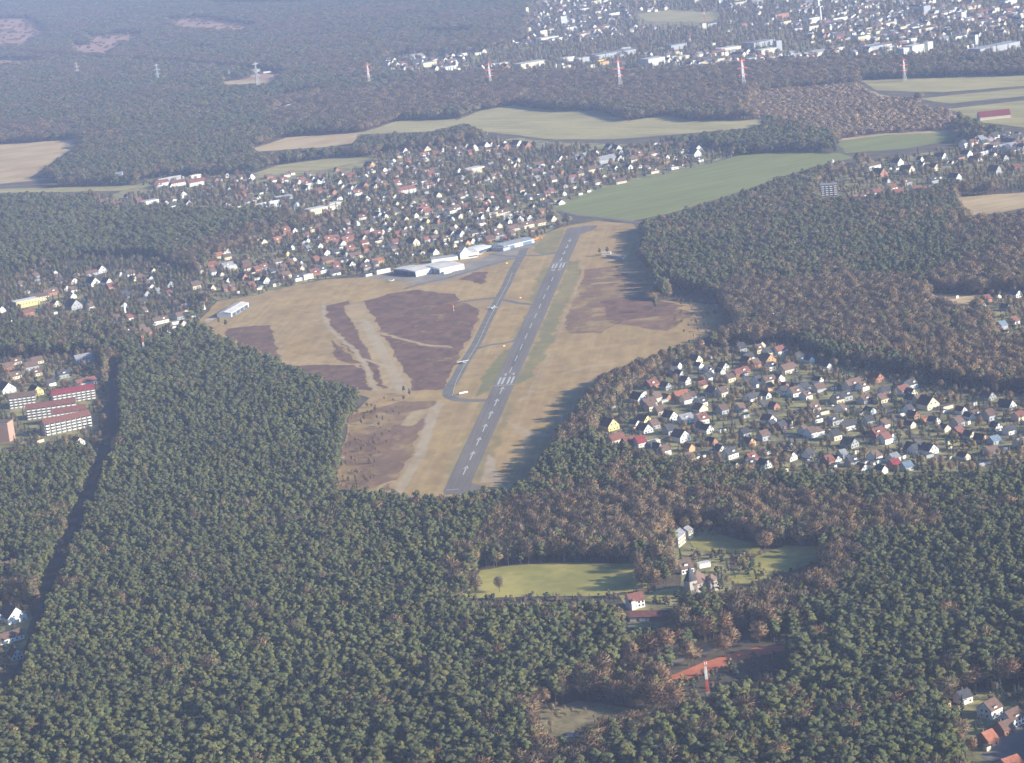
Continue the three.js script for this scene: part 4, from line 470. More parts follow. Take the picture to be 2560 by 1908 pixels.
{
  let t = building('hangar', 'low pale hangar standing alone at the left end of the airfield', 'hangar', C3, [310, 1432], [566, 1418], [620, 1240], { h: 5, rise: 1.6, ridge: 'across', roof: paleRoof, wall: flat(0.55, 0.56, 0.57), group: hangarGroup });
  for (let i = 0; i < 4; i++) mesh('door', boxAt(0.15, 3.8, t.d / 5, t.w / 2 + 0.06, 2, (i - 1.5) * t.d / 4.4), navy, t);
  t = building('hangar', 'big white hangar with left side coloured dark for shade, leftmost of the main row', 'hangar', AP, [705, 397], [895, 352], [478, 362], { h: 6.5, rise: 1.2, ridge: 'along', roof: paleRoof, wall: whiteSheet, group: hangarGroup });
  for (let i = 0; i < 6; i++) mesh('side_shade_panel', boxAt(0.16, 5.6, t.d / 6.3, -t.w / 2 - 0.07 - (i % 2) * 0.06, 2.9, (i - 2.5) * t.d / 6.1), navy, t);  // navy panels put the shade of the left side into colour
  panel(t, 'fascia', whiteSheet, t.w + 0.8, 0.9, 0, t.h - 0.3, t.d / 2 + 0.1);
  t = building('hangar', 'white hangar with a low lean-to, second from left in the main row', 'hangar', AP, [972, 368], [1240, 310], [822, 314], { h: 6.5, rise: 1.2, ridge: 'along', roof: paleRoof, wall: whiteSheet, group: hangarGroup });
  mesh('lean_to', boxAt(t.w * 0.3, 3.2, 5, -t.w * 0.28, 1.6, t.d / 2 + 2.5), whiteSheet, t); for (let i = 0; i < 4; i++) mesh('side_shade_panel', boxAt(0.16, 5.4, t.d / 4.6, -t.w / 2 - 0.07, 2.8, (i - 1.5) * t.d / 4.3), flat(0.26, 0.28, 0.33), t);  // grey panels on the left side paint its shade
  t = building('hangar', 'grey-roofed hangar behind the white hangars with rounded white end', 'hangar', AP, [880, 262], [1172, 222], [850, 246], { h: 5, rise: 1.5, ridge: 'along', roof: greySheet, wall: whiteSheet, group: hangarGroup });
  t = building('clubhouse', 'white airfield building with a tall steep gable', 'clubhouse', AP, [1228, 198], [1388, 176], [1150, 168], { h: 7, rise: 1, ridge: 'along', roof: paleRoof, wall: whiteSheet });
  mesh('gable_tower', gableWall(15, 10, 7, 15).translate(-t.w * 0.28, 0, t.d / 2 - 5.3), whiteSheet, t); mesh('gable_roof', gableRoof(15, 10, 7, 15.05).translate(-t.w * 0.28, 0, t.d / 2 - 5.3), whiteSheet, t); for (let i = 0; i < 5; i++) panel(t, 'window', glass, 2.2, 1.4, (i - 0.6) * t.w / 8, 2.4, t.d / 2 + 0.03);
  t = building('hangar', 'white-roofed open-fronted shelter between the clubhouse and the long hangar', 'hangar', AP, [1392, 156], [1546, 108], [1285, 132], { h: 5, rise: 0.8, ridge: 'along', roof: whiteSheet, wall: whiteSheet, group: hangarGroup });
  panel(t, 'opening_shade', navy, t.w * 0.86, 3.4, 0, 1.9, t.d / 2 + 0.05);  // dark sheet on the wall, painted shade of the open front
  t = building('hangar', 'long grey-roofed hangar with white and blue doors, rightmost of the row', 'hangar', AP, [1682, 116], [2018, 33], [1602, 86], { h: 5, rise: 1.8, ridge: 'along', roof: greySheet, wall: whiteSheet, group: hangarGroup });
  panel(t, 'blue_door', blue, t.w * 0.22, 4, -t.w * 0.26, 2.2, t.d / 2 + 0.06); panel(t, 'blue_door', blue, t.w * 0.3, 4, t.w * 0.27, 2.2, t.d / 2 + 0.06); panel(t, 'white_door', whiteSheet, t.w * 0.26, 4, -t.w * 0.01, 2.2, t.d / 2 + 0.08);
  building('annexe', 'dark grey annexe at the left end of the long hangar', 'annexe', AP, [1560, 132], [1676, 138], [1545, 106], { h: 4, roof: 'g', wall: 'k' });
  building('hut', 'grey flat hut right of the runway at the wood edge', 'hut', KAc, [2040, 448], [2150, 440], null, { h: 3, depth: 6, roof: 'l', wall: 'c' });
  building('hut', 'long grey shed right of the runway under the trees', 'hut', KAc, [2100, 478], [2290, 492], null, { h: 3, depth: 6, roof: 'g', wall: 'k' });
  building('greenhouse', 'long pale glasshouse roof behind the left village', 'greenhouse', C1, [1000, 320], [1345, 258], null, { h: 5, depth: 30, rise: 2, ridge: 'along', roof: paleRoof, wall: 'k' });
  t = building('tower_block', 'grey tower block alone behind the left village', 'block', C1, [290, 205], [402, 192], null, { h: 17, depth: 13, roof: 'g', wall: 'k' }); for (let i = 0; i < 5; i++) panel(t, 'window_band', glass, t.w * 0.85, 1.2, 0, 2 + i * 3.2, t.d / 2 + 0.03);
  building('stable', 'cream stable with a broad dark red roof at the right edge', 'stable', U3, [1932, 758], [2132, 738], null, { h: 5, depth: 28, rise: 7, ridge: 'along', roof: 'm', wall: 'c' });
  building('greenhouse', 'long white shed in the far woods at left', 'shed', [0, 0, 2.578], [1750, 712], [1930, 658], null, { h: 6, depth: 10, roof: 'l', wall: 'w', clear: 60 });
  t = building('hall', 'brown brick slab with shallow roof cut by the left edge', 'block', L2, [-120, 1235], [118, 1222], null, { h: 19, depth: 14, roof: 'n', wall: flat(0.42, 0.25, 0.19), clear: 50 }); panel(t, 'parapet', wallMat.w[1], t.w, 0.9, 0, t.h - 0.1, t.d / 2 + 0.08);
}
// flats with balconies
function flats(label, crop0, fl, fr, o) {
  const t = building('apartment_block', label, 'block', crop0, fl, fr, null, { clear: 40, group: o.group, ...o });
  const floors = o.floors, n = o.n, fh = o.h / floors, bal = new THREE.BoxGeometry(t.w / n * 0.62, 1.15, 1.5), dark = new THREE.BoxGeometry(t.w / n * 0.84, 1.5, 0.1);
  for (let f = 0; f < floors; f++) for (let i = 0; i < n; i++) { const x = ((i + 0.5) / n - 0.5) * t.w, y = f * fh; const b = mesh('balcony', bal, wallMat.w[0], t); b.position.set(x, y + 0.95, t.d / 2 + 0.72); const g = mesh('window', dark, glass, t); g.position.set(x, y + 2.1, t.d / 2 + 0.03); }
  return t;
}
const redFlats = 'apartment blocks with red roofs at the left edge';
flats('apartment block with red roof and white balconies, topmost of the red-roofed rows', L2, [892, 748], [1628, 628], { h: 10.5, depth: 11, rise: 4, roof: 'm', wall: flat(0.5, 0.42, 0.34), floors: 4, n: 9, group: redFlats });
flats('long apartment block with red roof, second row from the top', L2, [440, 992], [1302, 872], { h: 11, depth: 11, rise: 4, roof: 'r', wall: flat(0.5, 0.42, 0.34), floors: 4, n: 10, group: redFlats });
flats('short apartment block with red roof, third row from the top', L2, [885, 1072], [1482, 985], { h: 10.5, depth: 11, rise: 4, roof: 'r', wall: flat(0.5, 0.42, 0.34), floors: 4, n: 8, group: redFlats });
flats('apartment block with red roof and many white balconies, nearest red-roofed row', L2, [758, 1248], [1562, 1080], { h: 11.5, depth: 11, rise: 4, roof: 'r', wall: flat(0.5, 0.42, 0.34), floors: 4, n: 9, group: redFlats });
flats('brown-roofed apartment block beside the yellow gable at the left edge', L2, [140, 806], [602, 742], { h: 11, depth: 11, rise: 3.5, roof: 'n', wall: flat(0.42, 0.34, 0.28), floors: 4, n: 6 });
flats('six-storey brick apartment block with white balconies at the upper right wood edge', U3, [905, 1197], [1012, 1188], { h: 16.5, depth: 14, roof: 'g', wall: flat(0.3, 0.19, 0.15), floors: 6, n: 4 });
// houses among the lawns and in the lower right corner
const rows = (t, name, n, ys, w = 1.3, h = 1.5) => { for (const y of ys) for (let i = 0; i < n; i++) panel(t, name, glass, w, h, ((i + 0.5) / n - 0.5) * t.w, y, t.d / 2 + 0.03); };
{
  let t = building('villa', 'large white villa with grey roof above the lawn', 'villa', G1, [985, 288], [1098, 198], [905, 215], { h: 7.5, rise: 3.2, ridge: 'along', roof: 'g', wall: 'c', clear: 30 }); rows(t, 'window', 5, [2, 5.2]);
  t = building('villa', 'smaller grey-roofed wing house right of the white villa', 'villa', G1, [1150, 190], [1222, 148], [1090, 125], { h: 6, rise: 2.6, ridge: 'along', roof: 'g', wall: 'c', clear: 24 }); rows(t, 'window', 3, [2, 4.6]);
  t = building('house', 'dark-roofed house with a white eaves front above the tower house', 'house', G1, [1042, 792], [1238, 752], [965, 720], { h: 3.8, rise: 5.5, ridge: 'along', roof: 'n', wall: 'w', clear: 24 }); mesh('dormer', boxAt(2.6, 1.9, 2.2, -0.5, 6, t.d / 2 - 2.4), wallMat.w[0], t); mesh('dormer_roof', boxAt(3, 0.25, 3, -0.5, 7.1, t.d / 2 - 2.6), roofMat.d[1], t); rows(t, 'window', 4, [1.8]);
  building('annexe', 'low white flat annexe right of the dark-roofed house', 'annexe', G1, [1330, 712], [1500, 678], null, { h: 3, depth: 5, roof: 'l', wall: 'w' });
  t = building('house', 'white half-hipped house with red roof left of the tower house', 'house', G1, [218, 1312], [452, 1262], [150, 1262], { h: 5.4, rise: 4.6, ridge: 'along', roof: 'r', wall: 'w', clear: 40 }); rows(t, 'window', 4, [1.9, 4.2]); mesh('bay', boxAt(3, 6.6, 2, -t.w / 2 + 2, 3.3, t.d / 2 + 1), wallMat.w[0], t); mesh('bay_roof', new THREE.ConeGeometry(2.3, 1.8, 4).rotateY(Math.PI / 4).translate(-t.w / 2 + 2, 7.5, t.d / 2 + 1), roofMat.r[1], t);
  t = building('house', 'long low red-roofed outbuilding in front of the red-roofed house', 'house', G1, [205, 1545], [825, 1532], null, { h: 3.6, depth: 8, rise: 3, ridge: 'along', roof: 'r', wall: 'b', clear: 60 }); for (const k of [-0.44, -0.36, -0.2, -0.12, -0.02]) panel(t, 'door', wallMat.w[0], 2, 2.2, t.w * k, 1.5, t.d / 2 + 0.05);
  // tower house
  const b = G(1540 + 1390 / 6.353, 1300 + 1150 / 6.353), v = thing('villa', 'grand tower house with steep slate spire and tiled wings', 'villa', b[0], 0, b[1], 0.5), wm = flat(0.42, 0.36, 0.32), slate = roofMat.d[0], tile = mottled([0.17, 0.11, 0.085], [0.27, 0.17, 0.13], 8, 8, 30, 301);
  mesh('wall', boxAt(15, 7, 12, 0, 3.5, -6), wm, v); mesh('roof', new THREE.ConeGeometry(11.2, 8, 4).rotateY(Math.PI / 4).scale(1, 1, 0.85).translate(0, 11, -6), tile, v);
  mesh('tower', boxAt(6, 10, 6, -7.5, 5, -3), wm, v); mesh('spire', new THREE.ConeGeometry(4.9, 10.5, 4).rotateY(Math.PI / 4).translate(-7.5, 15.2, -3), slate, v);
  mesh('wing', boxAt(7, 7.6, 7, 7, 3.8, 0.6), wm, v); mesh('wing_roof', new THREE.ConeGeometry(5.6, 4.6, 4).rotateY(Math.PI / 4).translate(7, 9.9, 0.6), tile, v); mesh('chimney', boxAt(1, 4, 1, 1.5, 14.2, -8), roofMat.n[2], v);
  for (const [x, y, z] of [[-8.6, 3, 0], [-6.6, 3, 0], [-7.5, 7.6, 0], [5.6, 2.4, 4.1], [8.4, 2.4, 4.1], [5.6, 5.6, 4.1], [8.4, 5.6, 4.1], [-2, 2.4, 0], [1, 2.4, 0], [-2, 5.4, 0]]) { const m = mesh('window', winGeo, glass, v); m.position.set(x, y, z + 0.03); }
  disc(b[0], b[1], 16);
  t = building('house', 'white house with brown roof and balcony, upper of the two in the lower right corner', 'house', B1, [1440, 722], [1642, 622], [1172, 660], { h: 5.2, rise: 4.6, ridge: 'along', roof: 'n', wall: 'w', clear: 16 }); mesh('balcony', boxAt(3.4, 1.1, 1.6, -1, 3.2, t.d / 2 + 0.8), wallMat.w[0], t); mesh('dormer', boxAt(3, 2, 2.4, -0.6, 6, t.d / 2 - 1.6), wallMat.w[0], t); mesh('dormer_roof', boxAt(3.5, 0.25, 3, -0.6, 7.1, t.d / 2 - 1.7), roofMat.n[0], t); rows(t, 'window', 3, [1.7]); for (const [y, z] of [[1.8, -2], [1.8, 2], [4.6, -1.6], [4.6, 1.6]]) mesh('window', boxAt(0.1, 1.3, 1.1, -t.w / 2 - 0.03, y, z), glass, t);
  t = building('house', 'white house with reddish roof, lower of the two in the lower right corner', 'house', B1, [1805, 892], [2035, 782], [1585, 826], { h: 5, rise: 4.4, ridge: 'along', roof: 'n', wall: 'w', clear: 16 }); mesh('dormer', boxAt(3, 2, 2.4, 0.4, 5.9, t.d / 2 - 1.6), wallMat.w[1], t); mesh('dormer_roof', boxAt(3.5, 0.25, 3, 0.4, 7, t.d / 2 - 1.7), roofMat.n[0], t); rows(t, 'window', 4, [1.7, 4]); for (const [y, z] of [[1.8, -2], [1.8, 2], [4.6, -1.6], [4.6, 1.6]]) mesh('window', boxAt(0.1, 1.3, 1.1, -t.w / 2 - 0.03, y, z), glass, t);
  t = building('house', 'house with orange-red tiled roof cut by the lower right corner', 'house', B1, [1800, 1790], [2080, 1690], [1640, 1590], { h: 4.6, rise: 4.2, ridge: 'along', roof: 'o', wall: 'c' }); mesh('rooflight', boxAt(1.2, 0.12, 1.6, -2, 7, t.d / 2 - 3).rotateX(0), glass, t);
}
// ------------------------------------------------------------------ pylons, masts, chimney
const redP = flat(0.55, 0.07, 0.04, 0.6), whiteP = flat(0.78, 0.77, 0.75, 0.6), steel = flat(0.42, 0.43, 0.42, 0.5);
const bar = (a, b, r) => { const d = b.clone().sub(a), g = new THREE.CylinderGeometry(r, r, d.length(), 5); g.applyQuaternion(new THREE.Quaternion().setFromUnitVectors(new THREE.Vector3(0, 1, 0), d.clone().normalize())); g.translate((a.x + b.x) / 2, (a.y + b.y) / 2, (a.z + b.z) / 2); return g; };
const v3 = (x, y, z) => new THREE.Vector3(x, y, z);
function latticeSection(y0, y1, w0, w1, r, n) {
  const g = [], W0 = (y) => w0 + (w1 - w0) * (y - y0) / (y1 - y0), c = [[-1, -1], [1, -1], [1, 1], [-1, 1]];
  for (const [x, z] of c) g.push(bar(v3(x * w0, y0, z * w0), v3(x * w1, y1, z * w1), r));
  for (let k = 0; k < n; k++) { const a = y0 + (y1 - y0) * k / n, b = y0 + (y1 - y0) * (k + 1) / n, wa = W0(a), wb = W0(b); for (let i = 0; i < 4; i++) { const p = c[i], q = c[(i + 1) % 4]; g.push(bar(v3(p[0] * wa, a, p[1] * wa), v3(q[0] * wb, b, q[1] * wb), r * 0.7), bar(v3(q[0] * wa, a, q[1] * wa), v3(p[0] * wb, b, p[1] * wb), r * 0.7)); } }
  return mergeGeometries(g);
}
function arm(y, half, drop, r) { const g = []; for (const s of [-1, 1]) for (const z of [-0.9, 0.9]) { g.push(bar(v3(0, y + drop, z), v3(s * half, y, 0), r), bar(v3(0, y, z), v3(s * half, y, 0), r)); for (let k = 1; k < 5; k++) g.push(bar(v3(s * half * k / 5, y, z * (1 - k / 5)), v3(s * half * (k - 0.5) / 5, y + drop * (1 - k / 5), z * (1 - k / 5)), r * 0.7)); } return mergeGeometries(g); }
const heightOf = (tx, ty, g, bx, by) => Math.hypot(tx - bx, ty - by) * g[2] / F / (-g[1] / Math.hypot(g[0], g[1], ALT)) * 0.99;
function pylon(label, tx, ty, bx, by, striped, group, big = 1) {
  const g = G(bx, by), h = heightOf(tx, ty, g, bx, by), t = thing('pylon', label, 'pylon', g[0], 0, g[1], 0.35, group), r = h * 0.0075 * big;
  const A = striped ? [steel, whiteP, whiteP] : [steel, steel, steel];
  mesh('base', latticeSection(0, h * 0.42, h * 0.075, h * 0.034, r, 5), A[0], t); mesh('mast_section', latticeSection(h * 0.42, h * 0.7, h * 0.034, h * 0.026, r * 1.2, 4), A[1], t); mesh('mast_section', latticeSection(h * 0.7, h, h * 0.026, h * 0.008, r * 1.2, 4), A[2], t);
  const red = striped ? redP : steel; for (const [y, w] of [[0.46, 0.15], [0.68, 0.18], [0.9, 0.12]]) mesh('crossarm', arm(h * y, h * w, h * 0.045, r * 1.5), red, t);
  if (striped) mesh('peak', latticeSection(h * 0.955, h * 1.01, h * 0.016, h * 0.006, r * 1.4, 1), redP, t);
  disc(g[0], g[1], 14);
}
const redRow = 'red and white pylons in front of the town';
[['first', 916, 158, 924, 219], ['second', 1219, 156, 1227, 220], ['third', 1542, 148, 1551, 226], ['fourth', 1852, 146, 1860, 226], ['fifth', 2255, 147, 2262, 202]].forEach(([n, ...p]) => pylon(`red and white lattice pylon, ${n} from left in front of the town`, ...p, true, redRow, 1.15));
[['leftmost grey lattice pylon in the distant forest', 190, 156, 195, 194], ['middle grey lattice pylon in the distant forest', 388, 160, 396, 208], ['rightmost and tallest grey pylon in the distant forest', 637, 155, 645, 220], ['small grey pylon just left of the middle grey pylon', 379, 190, 380, 206], ['small pylon at the straw-coloured patch', 572, 174, 574, 197], ['tiny pylon far behind the tallest grey pylon', 757, 142, 759, 157]].forEach(([l, ...p]) => pylon(l, ...p, false, 'grey pylons in the distant forest', 1));
function radioMast(label, tx, ty, bx, by, bands, w, name = 'radio_mast') {
  const g = G(bx, by), h = heightOf(tx, ty, g, bx, by), t = thing(name, label, 'mast', g[0], 0, g[1], 0.3);
  bands.forEach((m, i) => mesh('mast_section', latticeSection(h * i / bands.length, h * (i + 1) / bands.length, w * (1 - 0.4 * i / bands.length), w * (1 - 0.4 * (i + 1) / bands.length), Math.max(0.06, w * 0.09), 4), m, t));
  for (const a of [0, 2.1, 4.2]) mesh('antenna', boxAt(0.35, 2, 0.2, Math.cos(a) * w * 1.1, h - 2, Math.sin(a) * w * 1.1), whiteP, t);
  disc(g[0], g[1], 7); for (let q = 3; q < 40; q += 4) disc(g[0] - g[0] / g[2] * q, g[1] - g[1] / Math.hypot(g[0], g[1]) * q, 4);
}
radioMast('red and white lattice mast in the lower woods before the tennis courts', 1762, 1652, 1772, 1762, [steel, steel, redP, redP, whiteP, whiteP, redP], 0.85);
radioMast('red and white lattice mast in the left woods beside the white house', 356, 838, 362, 893, [redP, redP, whiteP, whiteP, redP, redP], 1.1);
radioMast('thin red and white mast in the far town', 1760, 20, 1762, 54, [redP, redP, whiteP, redP], 1.6);
radioMast('short red mast behind the blue-roofed hall in the far town', 1724, 88, 1726, 112, [redP, whiteP, redP], 1.6);
{ const g = G(2053, 58), t = thing('chimney', 'tall white chimney stack rising above the far town', 'chimney', g[0], 0, g[1]); const k = g[2] / F; mesh('stack', new THREE.CylinderGeometry(2.2 * k, 3 * k, 42 * k, 20).translate(0, 21 * k, 0), whiteP, t); mesh('flue', new THREE.CylinderGeometry(3 * k, 3 * k, 26 * k, 20).translate(-3.6 * k, 55 * k, 0), whiteP, t); mesh('collar', new THREE.CylinderGeometry(3.4 * k, 3.4 * k, 2 * k, 20).translate(-1.5 * k, 41.5 * k, 0), flat(0.5, 0.2, 0.15), t); }
for (const [label, tx, ty, bx, by, r] of [['slim white tower at the wood edge left of the airfield', 507, 756, 510, 774, 1.8], ['slim white tank tower in the left woods', 305, 762, 312, 782, 1.5], ['white tower standing at the near edge of the crop field wood', 2080, 402, 2082, 416, 2.6], ['white pole among the bare trees right of the red-roofed house', 1814, 1510, 1817, 1542, 0.42]]) { const g = G(bx, by), h = heightOf(tx, ty, g, bx, by), t = thing('tower', label, 'tower', g[0], 0, g[1]); mesh('shaft', new THREE.CylinderGeometry(r * 0.92, r, h, 14).translate(0, h / 2, 0), wallMat.w[0], t); mesh('cap', new THREE.CylinderGeometry(r * 0.7, r * 1.08, r * 0.6, 14).translate(0, h + r * 0.3, 0), wallMat.k[0], t); for (let q = 0; q < 46; q += 3) disc(g[0] - g[0] / g[2] * q, g[1] - g[1] / Math.hypot(g[0], g[1]) * q, 4); }

// rubble heap in the sand pit
{ const g = G(1445, 1838), t = thing('rubble_heap', 'heap of pale rubble in the dry hollow at the lower edge', 'heap', g[0], 0.1, g[1]), m = flat(0.4, 0.34, 0.28, 1); for (let i = 0; i < 26; i++) { const r = rr(0.4, 1.7), b = new THREE.DodecahedronGeometry(r, 0).scale(rr(0.8, 1.4), rr(0.5, 0.9), rr(0.8, 1.3)).rotateY(rr(0, 6)).translate(rr(-8, 8), r * 0.3, rr(-4, 4)); mesh('stone', b, m, t); } mesh('spoil', new THREE.SphereGeometry(4, 14, 8).scale(1.5, 0.45, 1).translate(-2, 0, -2), flat(0.34, 0.28, 0.22, 1), t); disc(g[0], g[1], 12); }
// ------------------------------------------------------------------ aircraft, windsock, markers, lorries
const planeWhite = flat(0.85, 0.85, 0.84, 0.35);
function makePlane() {
  const t = new THREE.Group(), prof = [[0.02, -2.9], [0.3, -2.7], [0.5, -1.6], [0.58, -0.4], [0.52, 0.8], [0.3, 2.6], [0.12, 4.3], [0.02, 4.5]].map(([r, y]) => new THREE.Vector2(r, y));
  mesh('fuselage', new THREE.LatheGeometry(prof, 14).rotateX(Math.PI / 2).scale(1, 1.1, 1).translate(0, 1.15, 0), planeWhite, t);
  const wingS = new THREE.Shape([new THREE.Vector2(-5.6, -0.5), new THREE.Vector2(-1, -0.85), new THREE.Vector2(1, -0.85), new THREE.Vector2(5.6, -0.5), new THREE.Vector2(5.6, 0.5), new THREE.Vector2(1, 0.85), new THREE.Vector2(-1, 0.85), new THREE.Vector2(-5.6, 0.5)]);
  mesh('wing', new THREE.ExtrudeGeometry(wingS, { depth: 0.16, bevelEnabled: true, bevelSize: 0.05, bevelThickness: 0.05, bevelSegments: 1 }).rotateX(-Math.PI / 2).translate(0, 1.72, -0.5), planeWhite, t);
  mesh('tailplane', boxAt(3.4, 0.1, 0.9, 0, 1.35, 4), planeWhite, t); const fin = new THREE.Shape([new THREE.Vector2(0, 0), new THREE.Vector2(1.3, 0), new THREE.Vector2(1.5, 1.5), new THREE.Vector2(0.8, 1.5)]); mesh('fin', new THREE.ExtrudeGeometry(fin, { depth: 0.1, bevelEnabled: false }).rotateY(-Math.PI / 2).translate(0.05, 1.3, 3.1), planeWhite, t);
  mesh('canopy', new THREE.SphereGeometry(0.55, 12, 8).scale(0.9, 0.6, 1.5).translate(0, 1.65, -0.9), glass, t); mesh('propeller', boxAt(1.9, 0.14, 0.05, 0, 1.15, -2.95), flat(0.05, 0.05, 0.05), t);
  for (const [x, z] of [[-0.9, 0.2], [0.9, 0.2], [0, -2]]) { mesh('wheel', new THREE.CylinderGeometry(0.24, 0.24, 0.16, 10).rotateZ(Math.PI / 2).translate(x, 0.24, z), flat(0.03, 0.03, 0.03), t); mesh('strut', bar(v3(x, 0.3, z), v3(x * 0.4, 1, z), 0.06), steel, t); }
  return t;
}
const plane0 = makePlane();
[['white light aircraft taxiing on the upper part of the taxiway', 850 + 985 / 2.578, 630 + 370 / 2.578, 2.72], ['white light aircraft taxiing on the lower part of the taxiway', 850 + 795 / 2.578, 630 + 720 / 2.578, 2.78], ['white light aircraft parked on the grass before the leftmost big hangar', 880 + 430 / 4.434, 590 + 512 / 4.434, 1.2], ['white light aircraft parked beside the clubhouse', 880 + 1410 / 4.434, 590 + 218 / 4.434, 1.6]].forEach(([l, x, y, turn], i) => { const p = i ? plane0.clone() : plane0, g = G(x, y); p.name = numbered('light_aircraft'); p.position.set(g[0], 0.42, g[1]); p.rotation.y = turn; p.scale.setScalar(i < 2 ? 1.15 : 1); scene.add(p); tag(p, l, 'aircraft', 'light aircraft on the airfield'); });
{ const g = G(1080 + 265 / 4.8196, 540 + 1168 / 4.8196), t = thing('windsock', 'red and white windsock mast on the heath left of the taxiway', 'windsock', g[0], 0.25, g[1]); for (let i = 0; i < 5; i++) mesh('pole_section', new THREE.CylinderGeometry(0.3, 0.34, 2, 8).translate(0, 1 + 2 * i, 0), i % 2 ? whiteP : redP, t); mesh('sock', new THREE.CylinderGeometry(0.5, 0.9, 3.6, 10, 1, true).rotateZ(1.35).translate(-1.9, 9.6, 0), redP, t); }
[['yellow marker board by the upper taxiway link', 1080 + 1068 / 4.8196, 540 + 998 / 4.8196], ['yellow marker board by the middle taxiway link', 1080 + 871 / 4.8196, 540 + 1580 / 4.8196], ['yellow marker board by the curving taxiway', 1080 + 903 / 4.8196, 540 + 580 / 4.8196]].forEach(([l, x, y]) => { const g = G(x, y), t = thing('marker_board', l, 'sign', g[0], 0.25, g[1], 0.3, 'yellow marker boards on the airfield'); mesh('board', boxAt(2.4, 1.4, 0.2, 0, 1, 0), flat(0.75, 0.6, 0.08), t); for (const s of [-0.8, 0.8]) mesh('post', boxAt(0.12, 0.6, 0.12, s, 0.15, -0.2), steel, t); });
{ const g = G(850 + 793 / 2.578, 630 + 918 / 2.578), t = thing('trailer', 'white glider trailer on the grass near the lower taxiway bend', 'trailer', g[0], 0.25, g[1], 0.5); const b = new THREE.CylinderGeometry(0.9, 0.9, 8.5, 12).rotateZ(Math.PI / 2).translate(0, 1.3, 0); mesh('body', b, planeWhite, t); mesh('nose', new THREE.SphereGeometry(0.9, 12, 8).scale(1.2, 1, 1).translate(4.25, 1.3, 0), planeWhite, t); for (const s of [-0.95, 0.95]) mesh('wheel', new THREE.CylinderGeometry(0.35, 0.35, 0.2, 10).rotateX(Math.PI / 2).translate(-0.5, 0.35, s), flat(0.03, 0.03, 0.03), t); }
{ const g = G(880 + 2050 / 4.434, 590 + 48 / 4.434), t = thing('excavator', 'orange excavator parked right of the long hangar', 'excavator', g[0], 0.3, g[1], 0.4), or = flat(0.75, 0.28, 0.04); mesh('cab', boxAt(3.4, 2.6, 3, 0, 2.2, 0), or, t); mesh('engine_cover', boxAt(3, 1.6, 3, -3, 1.8, 0), or, t); for (const s of [-1.3, 1.3]) mesh('track', boxAt(5.6, 0.9, 0.8, -1.2, 0.45, s), flat(0.05, 0.05, 0.05), t); mesh('boom', bar(v3(1, 2.6, 0), v3(5, 5.4, 0), 0.35), or, t); mesh('stick', bar(v3(5, 5.4, 0), v3(7, 1.8, 0), 0.3), or, t); mesh('bucket', boxAt(1.2, 1, 1.4, 7, 1.1, 0), or, t); }
const carGlass = glass, carPaint = [planeWhite, flat(0.5, 0.52, 0.55, 0.3), flat(0.06, 0.06, 0.07, 0.3), flat(0.35, 0.04, 0.03, 0.3), flat(0.08, 0.12, 0.25, 0.3)], carWord = ['white', 'silver', 'black', 'red', 'blue'];
const carBody = new THREE.ExtrudeGeometry(new THREE.Shape([[-2.15, 0.3], [2.15, 0.3], [2.2, 0.75], [1.2, 0.92], [-1.95, 0.95], [-2.2, 0.7]].map(([x, y]) => new THREE.Vector2(x, y))), { depth: 1.6, bevelEnabled: true, bevelSize: 0.06, bevelThickness: 0.06, bevelSegments: 1 }).translate(0, 0, -0.8), carCabin = new THREE.ExtrudeGeometry(new THREE.Shape([[-1.7, 0.98], [0.9, 0.98], [0.3, 1.45], [-1.2, 1.48]].map(([x, y]) => new THREE.Vector2(x, y))), { depth: 1.4, bevelEnabled: false }).translate(0, 0, -0.7), carWheel = new THREE.CylinderGeometry(0.32, 0.32, 0.2, 10).rotateX(Math.PI / 2), tyre = flat(0.03, 0.03, 0.03);
for (const [q, l] of streetLines) { const pts = resample(q, 26).slice(1), cars = []; for (const [x, z] of pts) if (rnd() < 0.16) cars.push([x, z]); cars.sort((a, b) => a[0] - b[0]); cars.forEach(([x, z], i) => { const w = Math.floor(rnd() * rnd() * 5), near = q.reduce((a, b, k) => (k && Math.hypot(b[0] - x, b[1] - z) < Math.hypot(q[a][0] - x, q[a][1] - z) ? k : a), 0), n = q[Math.min(q.length - 1, near + 1)], m = q[Math.max(0, Math.min(q.length - 1, near + 1) - 1)], t = thing('car', `${carWord[w]} car, ${ordinal(i + 1)} from left on the ${l.replace('through the', 'of the')}`, 'car', x, 0.36, z, Math.atan2(-(n[1] - m[1]), n[0] - m[0]), 'cars on the village streets'); mesh('body', carBody, carPaint[w], t); mesh('cabin', carCabin, carGlass, t); for (const a of [-1.35, 1.35]) for (const b of [-0.75, 0.75]) { const k = mesh('wheel', carWheel, tyre, t); k.position.set(a, 0.32, b); } }); }
function makeLorry() { const t = new THREE.Group(); mesh('cab', boxAt(2.4, 2.8, 2.5, 6.6, 1.9, 0), planeWhite, t); mesh('trailer_box', boxAt(12.4, 3, 2.6, -1, 2.4, 0), planeWhite, t); mesh('chassis', boxAt(14, 0.35, 2, 0, 0.7, 0), flat(0.05, 0.05, 0.05), t); for (const x of [-5.5, -4.2, -2.9, 4.2, 6.8]) for (const s of [-1.15, 1.15]) mesh('wheel', new THREE.CylinderGeometry(0.5, 0.5, 0.35, 10).rotateX(Math.PI / 2).translate(x, 0.5, s), flat(0.03, 0.03, 0.03), t); return t; }
const lorry0 = makeLorry();
